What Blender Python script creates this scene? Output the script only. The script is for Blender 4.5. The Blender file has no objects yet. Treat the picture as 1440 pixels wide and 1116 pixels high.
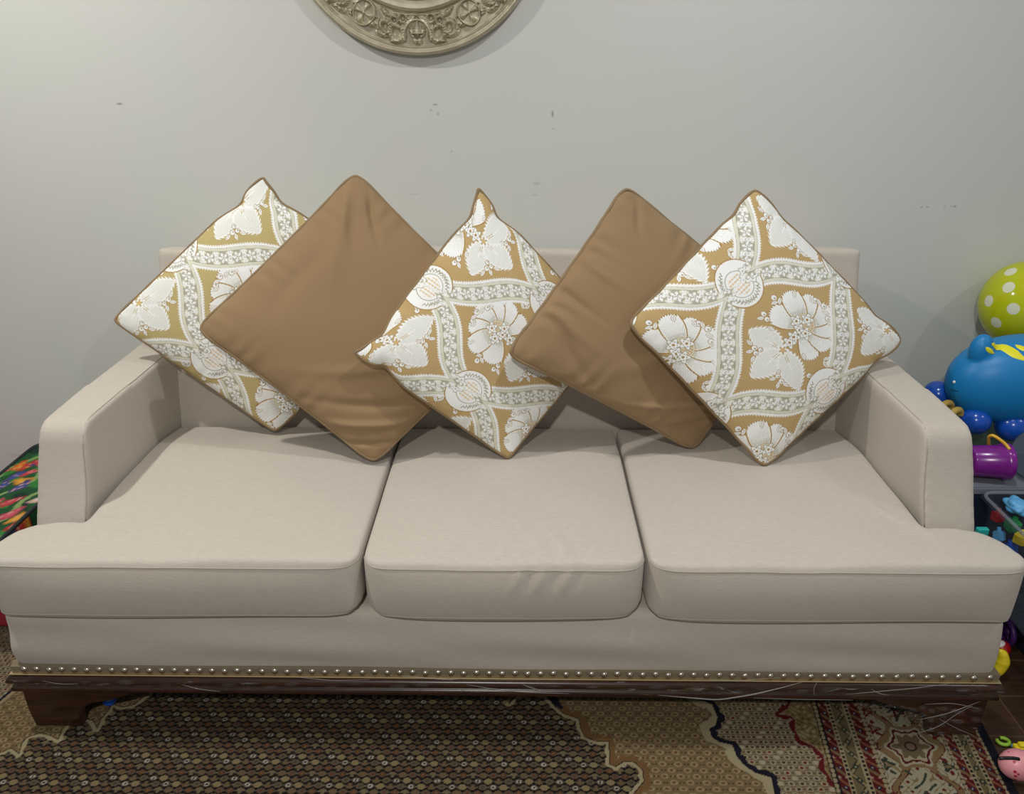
import bpy, bmesh, math, random
import numpy as np
from mathutils import Vector, Matrix
from mathutils.bvhtree import BVHTree

scene = bpy.context.scene
COL = scene.collection
random.seed(7)
rng = np.random.default_rng(5)

# ------------------------------------------------------------------ camera
F = 1100.0; PX, PY = 720.0, 543.0
TH = math.radians(23.7); YAW = math.radians(0.7); H = 1.50
cam_d = bpy.data.cameras.new('camera')
cam_d.sensor_width = 36.0
cam_d.lens = F/1440*36.0
cam_d.shift_x = 0.0
cam_d.shift_y = -15.0/1440
cam = bpy.data.objects.new('camera', cam_d)
cam.location = (0, 0, H)
cam.rotation_euler = (math.pi/2-TH, 0, YAW)
COL.objects.link(cam)
scene.camera = cam

# ------------------------------------------------------------------ world, lights, exposure
w = bpy.data.worlds.new('world'); scene.world = w
w.use_nodes = True
w.node_tree.nodes['Background'].inputs[0].default_value = (0.93, 0.97, 1.0, 1)
w.node_tree.nodes['Background'].inputs[1].default_value = 0.25
scene.view_settings.view_transform = 'Standard'
scene.view_settings.look = 'None'
scene.view_settings.exposure = 0.0
scene.view_settings.gamma = 1.0
scene.view_settings.use_curve_mapping = False


def lamp(name, loc, power, size, color, aim=None):
    d = bpy.data.lights.new(name, 'AREA')
    d.shape = 'DISK'; d.size = size; d.energy = power; d.color = color
    o = bpy.data.objects.new(name, d); COL.objects.link(o)
    o.location = loc
    if aim:
        v = Vector(aim)-Vector(loc)
        o.rotation_euler = v.to_track_quat('-Z', 'Y').to_euler()
    return o


# ceiling downlights of the room, plus one added front fill
lamp('downlight', (-1.45, 1.40, 2.55), 24, 0.09, (1, 0.97, 0.91))
lamp('downlight', (0.60, 1.35, 2.55), 13, 0.09, (0.97, 0.985, 1.0))
lamp('downlight', (-0.20, -0.75, 2.50), 44, 0.12, (1, 0.97, 0.92))  # fill added behind the camera to brighten the front faces
lamp('downlight', (2.30, 0.90, 2.55), 6, 0.09, (1, 0.97, 0.92))

# ------------------------------------------------------------------ pixel rays of the measured photograph -> points in the room
_c, _s = math.cos(YAW), math.sin(YAW)
FW = np.array([-_s*math.cos(TH), _c*math.cos(TH), -math.sin(TH)])
RT = np.array([_c, _s, 0.0]); UP = np.cross(RT, FW); CP = np.array([0, 0, H])


def atx(px, py, x):
    r = ray(px, py); return CP+r*x/r[0]
def ray(px, py): return RT*(px-PX)/F - UP*(py-PY)/F + FW
def aty(px, py, y):
    r = ray(px, py); return CP+r*y/r[1]
def atz(px, py, z):
    r = ray(px, py); return CP+r*(z-H)/r[2]


# ------------------------------------------------------------------ materials
def newmat(name):
    m = bpy.data.materials.new(name); m.use_nodes = True
    nt = m.node_tree
    return m, nt, nt.nodes['Principled BSDF']


def plain(name, col, rough=0.6, metal=0.0, spec=0.5, coat=0.0, sheen=0.0):
    m, nt, b = newmat(name)
    b.inputs['Base Color'].default_value = (*col, 1)
    b.inputs['Roughness'].default_value = rough
    b.inputs['Metallic'].default_value = metal
    b.inputs['Specular IOR Level'].default_value = spec
    b.inputs['Coat Weight'].default_value = coat
    b.inputs['Sheen Weight'].default_value = sheen
    return m


def N(nt, t, **kw):
    n = nt.nodes.new(t)
    for k, v in kw.items(): setattr(n, k, v)
    return n


def noise(nt, scale, detail=3, vec=None, rough=0.5):
    n = N(nt, 'ShaderNodeTexNoise'); n.inputs['Scale'].default_value = scale
    n.inputs['Detail'].default_value = detail; n.inputs['Roughness'].default_value = rough
    if vec is not None: nt.links.new(vec, n.inputs['Vector'])
    return n


def ramp(nt, fac, stops):
    r = N(nt, 'ShaderNodeValToRGB')
    while len(r.color_ramp.elements) < len(stops): r.color_ramp.elements.new(0.5)
    for e, (p, c) in zip(r.color_ramp.elements, stops):
        e.position = p; e.color = (*c, 1)
    nt.links.new(fac, r.inputs['Fac'])
    return r


def mapping(nt, scale, rot=(0, 0, 0), coord='Object'):
    tc = N(nt, 'ShaderNodeTexCoord'); mp = N(nt, 'ShaderNodeMapping')
    mp.inputs['Scale'].default_value = scale; mp.inputs['Rotation'].default_value = rot
    nt.links.new(tc.outputs[coord], mp.inputs['Vector'])
    return mp.outputs['Vector']


def bump(nt, b, height, strength, dist=0.002):
    n = N(nt, 'ShaderNodeBump'); n.inputs['Strength'].default_value = strength
    n.inputs['Distance'].default_value = dist
    nt.links.new(height, n.inputs['Height']); nt.links.new(n.outputs['Normal'], b.inputs['Normal'])
    return n


def fabric(name, c1, c2, rough=0.9, stretch=(9, 60, 90), weave=0.25, sheen=0.15):
    m, nt, b = newmat(name)
    v = mapping(nt, stretch)
    n1 = noise(nt, 6.0, 5, v, 0.65)
    r = ramp(nt, n1.outputs['Fac'], [(0.25, c1), (0.75, c2)])
    nt.links.new(r.outputs['Color'], b.inputs['Base Color'])
    b.inputs['Roughness'].default_value = rough
    b.inputs['Specular IOR Level'].default_value = 0.2
    b.inputs['Sheen Weight'].default_value = sheen
    n2 = noise(nt, 420, 2, mapping(nt, (1, 1, 1)))
    mx = N(nt, 'ShaderNodeMath', operation='ADD')
    nt.links.new(n1.outputs['Fac'], mx.inputs[0]); nt.links.new(n2.outputs['Fac'], mx.inputs[1])
    bump(nt, b, mx.outputs[0], weave, 0.0012)
    return m


def attrmat(name, rough=0.9, weave=500, strength=0.2):
    m, nt, b = newmat(name)
    a = N(nt, 'ShaderNodeAttribute', attribute_name='pattern')
    nt.links.new(a.outputs['Color'], b.inputs['Base Color'])
    b.inputs['Roughness'].default_value = rough
    b.inputs['Specular IOR Level'].default_value = 0.2
    n2 = noise(nt, weave, 2, mapping(nt, (1, 1, 1)))
    bump(nt, b, n2.outputs['Fac'], strength, 0.001)
    return m


M_LINEN = fabric('oatmeal_linen', (0.47, 0.42, 0.357), (0.57, 0.51, 0.437))
M_SEAM = plain('linen_seam', (0.40, 0.36, 0.30), 0.9)
M_BROWN = fabric('caramel_cotton', (0.285, 0.187, 0.098), (0.315, 0.207, 0.110), stretch=(60, 60, 60), weave=0.12, sheen=0.1)
M_PIPE = plain('brown_piping', (0.26, 0.175, 0.09), 0.8)
M_DAMASK = attrmat('jacquard_damask')
M_RUG = attrmat('rug_pile', 0.95, 700, 0.5)
M_FLORAL = attrmat('floral_print', 0.7)

# dark lacquered wood
M_WOOD, nt, b = newmat('mahogany_wood')
n1 = noise(nt, 5, 6, mapping(nt, (2, 20, 20)), 0.6)
r = ramp(nt, n1.outputs['Fac'], [(0.3, (0.018, 0.007, 0.004)), (0.7, (0.06, 0.022, 0.011))])
nt.links.new(r.outputs['Color'], b.inputs['Base Color'])
b.inputs['Roughness'].default_value = 0.28

M_GIMP = fabric('gimp_tape', (0.17, 0.135, 0.085), (0.24, 0.195, 0.125), stretch=(200, 50, 50))
M_GOLD = plain('gold_bead', (0.75, 0.58, 0.30), 0.3, 0.8)
M_NAIL = plain('antique_nail', (0.62, 0.56, 0.47), 0.28, 1.0)

# crinkled clear film
M_FILM = bpy.data.materials.new('clear_film'); M_FILM.use_nodes = True
nt = M_FILM.node_tree; nt.nodes.clear()
out = N(nt, 'ShaderNodeOutputMaterial'); tr = N(nt, 'ShaderNodeBsdfTransparent'); gl = N(nt, 'ShaderNodeBsdfGlossy')
gl.inputs['Roughness'].default_value = 0.16
gl.inputs['Color'].default_value = (1, 1, 1, 1)
mx = N(nt, 'ShaderNodeMixShader')
v = mapping(nt, (2.2, 10, 20), (0.0, 0.30, 0))
vo = noise(nt, 1.6, 3, v, 0.5)
bp = N(nt, 'ShaderNodeBump'); bp.inputs['Strength'].default_value = 0.7; bp.inputs['Distance'].default_value = 0.006
nt.links.new(vo.outputs['Fac'], bp.inputs['Height'])
nt.links.new(bp.outputs['Normal'], gl.inputs['Normal'])
# sharp creases in the film catch the light, the flat parts are almost invisible
cr0 = N(nt, 'ShaderNodeMath', operation='SUBTRACT'); cr0.inputs[1].default_value = 0.5; nt.links.new(vo.outputs['Fac'], cr0.inputs[0])
cr1 = N(nt, 'ShaderNodeMath', operation='ABSOLUTE'); nt.links.new(cr0.outputs[0], cr1.inputs[0])
cr2 = N(nt, 'ShaderNodeMapRange'); cr2.inputs['From Min'].default_value = 0.0; cr2.inputs['From Max'].default_value = 0.011
cr2.inputs['To Min'].default_value = 0.38; cr2.inputs['To Max'].default_value = 0.06
nt.links.new(cr1.outputs[0], cr2.inputs['Value']); nt.links.new(cr2.outputs[0], mx.inputs['Fac'])
nt.links.new(tr.outputs[0], mx.inputs[1]); nt.links.new(gl.outputs[0], mx.inputs[2])
nt.links.new(mx.outputs[0], out.inputs['Surface'])

# wall paint with small scuffs
M_WALL, nt, b = newmat('wall_paint')
tc = N(nt, 'ShaderNodeTexCoord')
n1 = noise(nt, 2.2, 3, tc.outputs['Object'], 0.5)
r = ramp(nt, n1.outputs['Fac'], [(0.35, (0.618, 0.638, 0.590)), (0.65, (0.640, 0.632, 0.596))])
prev = r.outputs['Color']
scuffs = [(168, 146, .012, .004, .5), (612, 147, .010, .003, .55), (606, 155, .004, .003, .5), (616, 160, .004, .003, .5),
          (777, 160, .004, .012, .5), (635, 213, .004, .003, .7), (755, 258, .016, .006, .82), (752, 274, .013, .004, .84), (778, 181, .003, .003, .7),
          (1296, 291, .004, .004, .65), (1304, 291, .005, .003, .6), (1328, 290, .005, .003, .75), (1338, 290, .006, .003, .75),
          (1343, 290, .005, .004, .55), (583, 273, .02, .003, .88), (20, 640, .03, .01, .9)]
for (sx, sy, rx, rz, k) in scuffs:
    c = aty(sx, sy, 2.32)
    mp = N(nt, 'ShaderNodeMapping')
    mp.inputs['Scale'].default_value = (1/rx, 0, 1/rz)
    mp.inputs['Location'].default_value = (-c[0]/rx, 0, -c[2]/rz)
    nt.links.new(tc.outputs['Object'], mp.inputs['Vector'])
    ln = N(nt, 'ShaderNodeVectorMath', operation='LENGTH'); nt.links.new(mp.outputs[0], ln.inputs[0])
    mr = N(nt, 'ShaderNodeMapRange'); mr.inputs['From Min'].default_value = 0.3; mr.inputs['From Max'].default_value = 1.0
    mr.inputs['To Min'].default_value = k; mr.inputs['To Max'].default_value = 1.0
    nt.links.new(ln.outputs['Value'], mr.inputs['Value'])
    mu = N(nt, 'ShaderNodeVectorMath', operation='SCALE')
    nt.links.new(prev, mu.inputs[0]); nt.links.new(mr.outputs[0], mu.inputs['Scale'])
    prev = mu.outputs[0]
nt.links.new(prev, b.inputs['Base Color'])
b.inputs['Roughness'].default_value = 0.55
b.inputs['Specular IOR Level'].default_value = 0.3
n2 = noise(nt, 90, 3, tc.outputs['Object'])
bump(nt, b, n2.outputs['Fac'], 0.06, 0.002)

# plank floor
M_FLOOR, nt, b = newmat('dark_planks')
v = mapping(nt, (1, 1, 1))
br = N(nt, 'ShaderNodeTexBrick')
br.inputs['Scale'].default_value = 1.0
br.inputs['Brick Width'].default_value = 1.2; br.inputs['Row Height'].default_value = 0.125
br.inputs['Mortar Size'].default_value = 0.0022; br.offset = 0.37
br.inputs['Color1'].default_value = (0.058, 0.029, 0.015, 1); br.inputs['Color2'].default_value = (0.038, 0.019, 0.010, 1)
br.inputs['Mortar'].default_value = (0.10, 0.058, 0.032, 1)
nt.links.new(v, br.inputs['Vector'])
n1 = noise(nt, 4, 6, mapping(nt, (3, 34, 1)), 0.65)
r = ramp(nt, n1.outputs['Fac'], [(0.25, (0.45, 0.45, 0.45)), (0.75, (1.35, 1.3, 1.25))])
mu = N(nt, 'ShaderNodeMix', data_type='RGBA', blend_type='MULTIPLY'); mu.inputs['Factor'].default_value = 1
nt.links.new(br.outputs['Color'], mu.inputs['A']); nt.links.new(r.outputs['Color'], mu.inputs['B'])
nt.links.new(mu.outputs['Result'], b.inputs['Base Color'])
b.inputs['Roughness'].default_value = 0.38
bump(nt, b, n1.outputs['Fac'], 0.15, 0.002)

# medallion: aged silver-gold resin
M_MED, nt, b = newmat('aged_champagne_resin')
n1 = noise(nt, 30, 5, mapping(nt, (1, 1, 1)), 0.6)
r = ramp(nt, n1.outputs['Fac'], [(0.3, (0.46, 0.405, 0.285)), (0.7, (0.62, 0.56, 0.42))])
nt.links.new(r.outputs['Color'], b.inputs['Base Color'])
b.inputs['Metallic'].default_value = 0.45; b.inputs['Roughness'].default_value = 0.38

M_BLUE = plain('blue_rubber', (0.004, 0.20, 0.50), 0.42)
M_DBLUE = plain('royal_blue_rubber', (0.008, 0.075, 0.42), 0.2)
M_YEL = plain('yellow_vinyl', (0.82, 0.76, 0.02), 0.45)
M_YPLA = plain('yellow_plastic', (0.80, 0.62, 0.02), 0.3)
M_GOLDPL = plain('amber_plastic', (0.75, 0.42, 0.03), 0.3)
M_PURP = plain('purple_plastic', (0.20, 0.012, 0.24), 0.22)
M_NAVY = plain('navy_plastic', (0.012, 0.02, 0.045), 0.4)
M_RED = plain('red_plastic', (0.45, 0.01, 0.015), 0.35)
M_WHITE = plain('white_plastic', (0.75, 0.75, 0.75), 0.4)
M_GREEN = plain('green_plastic', (0.03, 0.30, 0.09), 0.4)
M_LIME = plain('lime_plastic', (0.35, 0.62, 0.05), 0.4)
M_TEAL = plain('teal_plastic', (0.02, 0.42, 0.38), 0.35)
M_SKY = plain('sky_blue_plastic', (0.12, 0.42, 0.75), 0.4)
M_BLK = plain('black_rubber', (0.006, 0.006, 0.008), 0.4)
M_OLIVE = plain('mustard_plastic', (0.42, 0.29, 0.05), 0.45)
M_ORANGE = plain('orange_plastic', (0.75, 0.10, 0.03), 0.4)

M_CLEAR, nt, b = newmat('cloudy_clear_plastic')
b.inputs['Base Color'].default_value = (0.11, 0.13, 0.17, 1); b.inputs['Roughness'].default_value = 0.25
b.inputs['Alpha'].default_value = 0.13

# balloon: translucent lime latex with white dots (dots are printed: object-space points)
M_BALLOON, nt, b = newmat('lime_latex')
tc = N(nt, 'ShaderNodeTexCoord')
nrm = N(nt, 'ShaderNodeVectorMath', operation='NORMALIZE'); nt.links.new(tc.outputs['Object'], nrm.inputs[0])
best = None
BAL_C = aty(1443, 427, 2.195)
view = (CP-BAL_C)/np.linalg.norm(CP-BAL_C)
rt = np.cross(-view, [0, 0, 1]); rt /= np.linalg.norm(rt); upv = np.cross(rt, -view)
dots = []
for (dx, dy) in [(1413, 385), (1416, 408), (1395, 432), (1429, 438), (1412, 462), (1441, 387), (1440, 368)]:
    a = (dx-1443)/64; c = -(dy-428)/64
    q = a*a+c*c
    if q > 0.97: a, c = a*0.97/math.sqrt(q), c*0.97/math.sqrt(q); q = 0.94
    dots.append(rt*a+upv*c+view*math.sqrt(max(0.02, 1-q)))
gold = math.pi*(3-math.sqrt(5))
for i in range(46):
    z = 1-2*(i+.5)/46; rr = math.sqrt(1-z*z)
    d = np.array([rr*math.cos(gold*i), rr*math.sin(gold*i), z])
    if all(np.dot(d, e) < 0.86 for e in dots) and (np.dot(d, view) < 0.05 or np.dot(d, rt) > 0.25): dots.append(d)
for d in dots:
    dt = N(nt, 'ShaderNodeVectorMath', operation='DOT_PRODUCT'); nt.links.new(nrm.outputs[0], dt.inputs[0])
    dt.inputs[1].default_value = tuple(float(x) for x in d)
    if best is None: best = dt.outputs['Value']
    else:
        mm = N(nt, 'ShaderNodeMath', operation='MAXIMUM'); nt.links.new(best, mm.inputs[0]); nt.links.new(dt.outputs['Value'], mm.inputs[1]); best = mm.outputs[0]
gt = N(nt, 'ShaderNodeMath', operation='GREATER_THAN'); gt.inputs[1].default_value = math.cos(0.135); nt.links.new(best, gt.inputs[0])
mxc = N(nt, 'ShaderNodeMix', data_type='RGBA'); nt.links.new(gt.outputs[0], mxc.inputs['Factor'])
mxc.inputs['A'].default_value = (0.52, 0.56, 0.006, 1); mxc.inputs['B'].default_value = (0.74, 0.76, 0.56, 1)
nt.links.new(mxc.outputs['Result'], b.inputs['Base Color'])
b.inputs['Roughness'].default_value = 0.12
b.inputs['Subsurface Weight'].default_value = 0.0
b.inputs['Transmission Weight'].default_value = 0.0
b.inputs['Alpha'].default_value = 0.93


# ------------------------------------------------------------------ builders
def link(o, parent=None):
    COL.objects.link(o)
    if parent is not None: o.parent = parent
    return o


def np_mesh(name, V, Q, mat, parent=None, smooth=True, color=None):
    V = np.asarray(V, dtype=np.float32); Q = np.asarray(Q, dtype=np.int32)
    me = bpy.data.meshes.new(name)
    k = Q.shape[1]
    me.vertices.add(len(V)); me.vertices.foreach_set('co', V.ravel())
    me.loops.add(Q.size); me.loops.foreach_set('vertex_index', Q.ravel())
    me.polygons.add(len(Q)); me.polygons.foreach_set('loop_start', np.arange(0, Q.size, k, dtype=np.int32))
    me.update(calc_edges=True)
    me.validate()
    if smooth: me.polygons.foreach_set('use_smooth', np.ones(len(me.polygons), dtype=bool))
    if color is not None:
        ca = me.color_attributes.new('pattern', 'FLOAT_COLOR', 'POINT')
        c4 = np.ones((len(V), 4), dtype=np.float32); c4[:, :3] = color
        ca.data.foreach_set('color', c4.ravel())
    me.materials.append(mat)
    return link(bpy.data.objects.new(name, me), parent)


def grid_q(nu, nv, off=0, flip=False, wrap_u=False):
    iu = np.arange(nu if wrap_u else nu-1); iv = np.arange(nv-1)
    A, B = np.meshgrid(iu, iv, indexing='ij')
    A2 = (A+1) % nu
    q = np.stack([A*nv+B, A2*nv+B, A2*nv+B+1, A*nv+B+1], -1).reshape(-1, 4)+off
    return q[:, ::-1] if flip else q


def tag(o, label=None, cat=None, group=None, kind=None):
    if label: o['label'] = label
    if cat: o['category'] = cat
    if group: o['group'] = group
    if kind: o['kind'] = kind
    return o


def empty(name, loc, label, cat, group=None):
    o = bpy.data.objects.new(name, None); o.empty_display_size = 0.05
    COL.objects.link(o); o.location = loc
    return tag(o, label, cat, group)


def adopt(root):
    """children were modelled in room coordinates: keep them there under a placed root"""
    for c in root.children:
        c.matrix_parent_inverse = Matrix.Translation(-Vector(root.location))


def tube(name, pts, r, mat, parent=None, closed=False, ns=8):
    P = np.asarray(pts, float); n = len(P)
    if closed: T = np.roll(P, -1, 0)-np.roll(P, 1, 0)
    else: T = np.gradient(P, axis=0)
    T /= np.linalg.norm(T, axis=1)[:, None]+1e-12
    ref = np.array([0, 0, 1.0]) if abs(T[0] @ [0, 0, 1.0]) < 0.9 else np.array([1.0, 0, 0])
    U = np.zeros_like(P); u = np.cross(T[0], ref); u /= np.linalg.norm(u)
    for i in range(n):
        u = u-T[i]*(u @ T[i]); u /= np.linalg.norm(u); U[i] = u
    W = np.cross(T, U)
    a = np.arange(ns)/ns*2*math.pi
    rr = np.broadcast_to(np.asarray(r, float), (n,))
    V = P[:, None]+rr[:, None, None]*(U[:, None]*np.cos(a)[None, :, None]+W[:, None]*np.sin(a)[None, :, None])
    I = np.arange(n if closed else n-1)
    A, B = np.meshgrid(I, np.arange(ns), indexing='ij'); A2 = (A+1) % n; B2 = (B+1) % ns
    Q = np.stack([A*ns+B, A*ns+B2, A2*ns+B2, A2*ns+B], -1).reshape(-1, 4)
    V = V.reshape(-1, 3)
    if not closed:
        c0 = len(V); V = np.vstack([V, P[0:1], P[-1:]])
        e = []
        for k in range(0, ns, 1):
            k2 = (k+1) % ns
            e.append([c0, k2, k, k]); e.append([c0+1, (n-1)*ns+k, (n-1)*ns+k2, (n-1)*ns+k2])
        bm = bmesh.new(); vs = [bm.verts.new(x) for x in V]
        for q in Q: bm.faces.new([vs[i] for i in q])
        for q in e: bm.faces.new([vs[i] for i in q[:3]])
        return bmobj(name, bm, mat, parent)
    return np_mesh(name, V, Q, mat, parent)


def bmobj(name, bm, mat, parent=None, smooth=True):
    bmesh.ops.recalc_face_normals(bm, faces=bm.faces)
    me = bpy.data.meshes.new(name); bm.to_mesh(me); bm.free()
    if smooth: me.polygons.foreach_set('use_smooth', np.ones(len(me.polygons), dtype=bool))
    me.materials.append(mat)
    return link(bpy.data.objects.new(name, me), parent)


def lathe(name, prof, mat, parent=None, ns=48, mtx=None, wav=None):
    """prof: (radius, height) pairs, spun round z"""
    a = np.arange(ns)/ns*2*math.pi
    prof = np.asarray(prof, float); n = len(prof)
    V = np.zeros((ns, n, 3))
    for i, t in enumerate(a):
        rr = prof[:, 0] + (wav(t, prof) if wav else 0)
        V[i, :, 0] = rr*math.cos(t); V[i, :, 1] = rr*math.sin(t); V[i, :, 2] = prof[:, 1]
    V = V.reshape(-1, 3)
    if mtx is not None:
        M = np.array(mtx); V = V @ M[:3, :3].T+M[:3, 3]
    return np_mesh(name, V, grid_q(ns, n, wrap_u=True), mat, parent)


def prism_bm(poly, lo, hi, axis='z'):
    bm = bmesh.new()
    def P(a, b, c):
        return (a, b, c) if axis == 'z' else ((a, c, b) if axis == 'y' else (c, a, b))
    v0 = [bm.verts.new(P(x, y, lo)) for x, y in poly]; v1 = [bm.verts.new(P(x, y, hi)) for x, y in poly]
    n = len(poly)
    bm.faces.new(v0[::-1]); bm.faces.new(v1)
    for i in range(n): bm.faces.new([v0[i], v0[(i+1) % n], v1[(i+1) % n], v1[i]])
    bmesh.ops.recalc_face_normals(bm, faces=bm.faces)
    return bm


def soft(name, poly, lo, hi, mat, parent=None, axis='z', bevel=0.02, voxel=0.008, it=12, fn=None, pre=None):
    """an upholstered body: a bevelled prism resurfaced evenly, relaxed, then shaped by fn"""
    bm = prism_bm(poly, lo, hi, axis)
    bmesh.ops.bevel(bm, geom=list(bm.edges), offset=bevel, segments=4, profile=0.5, affect='EDGES', clamp_overlap=True)
    me = bpy.data.meshes.new('tmp'); bm.to_mesh(me); bm.free()
    o = bpy.data.objects.new('tmp', me); COL.objects.link(o)
    rm = o.modifiers.new('r', 'REMESH'); rm.mode = 'VOXEL'; rm.voxel_size = voxel
    sm = o.modifiers.new('s', 'SMOOTH'); sm.factor = 0.5; sm.iterations = it
    dg = bpy.context.evaluated_depsgraph_get(); dg.update()
    m2 = bpy.data.meshes.new_from_object(o.evaluated_get(dg)); m2.name = name
    bpy.data.objects.remove(o)
    V = np.zeros(len(m2.vertices)*3, dtype=np.float32); m2.vertices.foreach_get('co', V); V = V.reshape(-1, 3).astype(float)
    if fn is not None: V = fn(V)
    m2.vertices.foreach_set('co', V.astype(np.float32).ravel())
    m2.polygons.foreach_set('use_smooth', np.ones(len(m2.polygons), dtype=bool))
    m2.materials.clear(); m2.materials.append(mat)
    m2.update()
    return link(bpy.data.objects.new(name, m2), parent)


def snap(o, pts, lift=0.0):
    me = o.data
    bv = BVHTree.FromPolygons([v.co for v in me.vertices], [p.vertices for p in me.polygons])
    out = []
    for p in pts:
        h = bv.find_nearest(Vector(p))
        out.append(h[0]+h[1]*lift)
    P = np.array([tuple(q) for q in out])
    return P


def dense(pts, step=0.01, closed=False):
    P = np.asarray(pts, float)
    if closed: P = np.vstack([P, P[:1]])
    out = []
    for a, b in zip(P[:-1], P[1:]):
        k = max(1, int(np.linalg.norm(b-a)/step))
        for t in np.arange(k)/k: out.append(a*(1-t)+b*t)
    if not closed: out.append(P[-1])
    return np.array(out)


def smooth_path(P, n=3, closed=False):
    P = P.copy()
    for _ in range(n):
        Q = P.copy()
        if closed: Q = (np.roll(P, 1, 0)+P*2+np.roll(P, -1, 0))/4
        else: Q[1:-1] = (P[:-2]+2*P[1:-1]+P[2:])/4
        P = Q
    return P


def box(name, x0, x1, y0, y1, z0, z1, mat, parent=None, bev=0.004, seg=3):
    bm = prism_bm([(x0, y0), (x1, y0), (x1, y1), (x0, y1)], z0, z1)
    if bev: bmesh.ops.bevel(bm, geom=list(bm.edges), offset=bev, segments=seg, profile=0.5, affect='EDGES')
    return bmobj(name, bm, mat, parent, smooth=False)


def ball(name, c, rad, mat, parent=None, n=32, squash=(1, 1, 1), rot=None):
    bm = bmesh.new()
    bmesh.ops.create_uvsphere(bm, u_segments=n, v_segments=n//2, radius=1)
    M = Matrix.Translation(Vector(c)) @ (rot or Matrix.Identity(4)) @ Matrix.Diagonal((rad*squash[0], rad*squash[1], rad*squash[2], 1))
    bmesh.ops.transform(bm, matrix=M, verts=bm.verts)
    return bmobj(name, bm, mat, parent)


def ss(a, b, x):
    t = np.clip((x-a)/(b-a), 0, 1); return t*t*(3-2*t)


# ------------------------------------------------------------------ setting
WALL_Y = 2.32
o = box('wall_back', -3.2, 3.2, WALL_Y, WALL_Y+0.1, -0.02, 2.9, M_WALL, bev=0); tag(o, 'plain grey painted wall behind the sofa', kind='structure')
o = box('floor', -3.2, 3.2, -1.6, WALL_Y, -0.05, 0.0, M_FLOOR, bev=0); tag(o, 'dark brown plank floor', kind='structure')

# ------------------------------------------------------------------ rug
def srgb(c):
    c = np.asarray(c, float)/255.0
    return np.where(c <= 0.04045, c/12.92, ((c+0.055)/1.055)**2.4)


def pl_dist(X, Y, pts):
    """distance, signed side and arclength to a polyline"""
    best = np.full(X.shape, 9.0); side = np.zeros(X.shape); arc = np.zeros(X.shape); L = 0
    P = np.asarray(pts, float)
    for a, b in zip(P[:-1], P[1:]):
        d = b-a; l = math.hypot(*d); d = d/l
        t = np.clip((X-a[0])*d[0]+(Y-a[1])*d[1], 0, l)
        qx = X-a[0]-t*d[0]; qy = Y-a[1]-t*d[1]
        dd = np.hypot(qx, qy); m = dd < best
        best = np.where(m, dd, best); arc = np.where(m, L+t, arc)
        side = np.where(m, np.sign(d[0]*(Y-a[1])-d[1]*(X-a[0])), side)
        L += l
    return best, side, arc


def in_poly(X, Y, pts):
    ins = np.zeros(X.shape, bool); P = list(pts); j = len(P)-1
    for i in range(len(P)):
        xi, yi = P[i]; xj, yj = P[j]
        c = ((yi > Y) != (yj > Y)) & (X < (xj-xi)*(Y-yi)/((yj-yi) if yj != yi else 1e-9)+xi)
        ins ^= c; j = i
    return ins


def fl(lst): return [tuple(atz(x, y, 0.008)[:2]) for x, y in lst]


B1L = fl([(0, 1059), (16, 1052), (27, 1060), (31, 1046), (40, 1036), (56, 1031), (70, 1034), (82, 1040), (88, 1026), (97, 1013), (112, 1009), (130, 1013),
          (137, 1025), (143, 1010), (152, 1000), (158, 990), (172, 994), (188, 991), (200, 982), (212, 973)])
B1R = fl([(716, 990), (726, 979), (745, 974), (768, 979), (780, 993), (792, 1003), (814, 1011), (816, 1024), (822, 1036), (836, 1042), (856, 1043), (857, 1075),
          (866, 1078), (878, 1071), (892, 1072), (903, 1083), (905, 1098), (890, 1116)])
MED_POLY = [(-2.2, 1.27)] + B1L + [(-0.92, 1.62), (-0.1, 1.62)] + B1R + [(0.28, 1.0), (-2.2, 1.0)]
B2R = fl([(960, 972), (985, 984), (1001, 990), (1009, 1008), (1006, 1020), (997, 1024), (1001, 1036), (1012, 1043), (1030, 1047), (1036, 1063), (1046, 1075), (1062, 1086), (1085, 1093), (1090, 1118)])
B2L = fl([(40, 955), (27, 963), (14, 974), (0, 986), (-30, 1000)])
B3 = fl([(1108, 972), (1113, 984), (1108, 996), (1094, 1004), (1112, 1006), (1118, 1012), (1118, 1026), (1126, 1040), (1146, 1050), (1158, 1062), (1160, 1082), (1172, 1100)])

EDGE_X0, EDGE_Y0, SHEAR = 1.094, 1.279, 0.125


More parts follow.
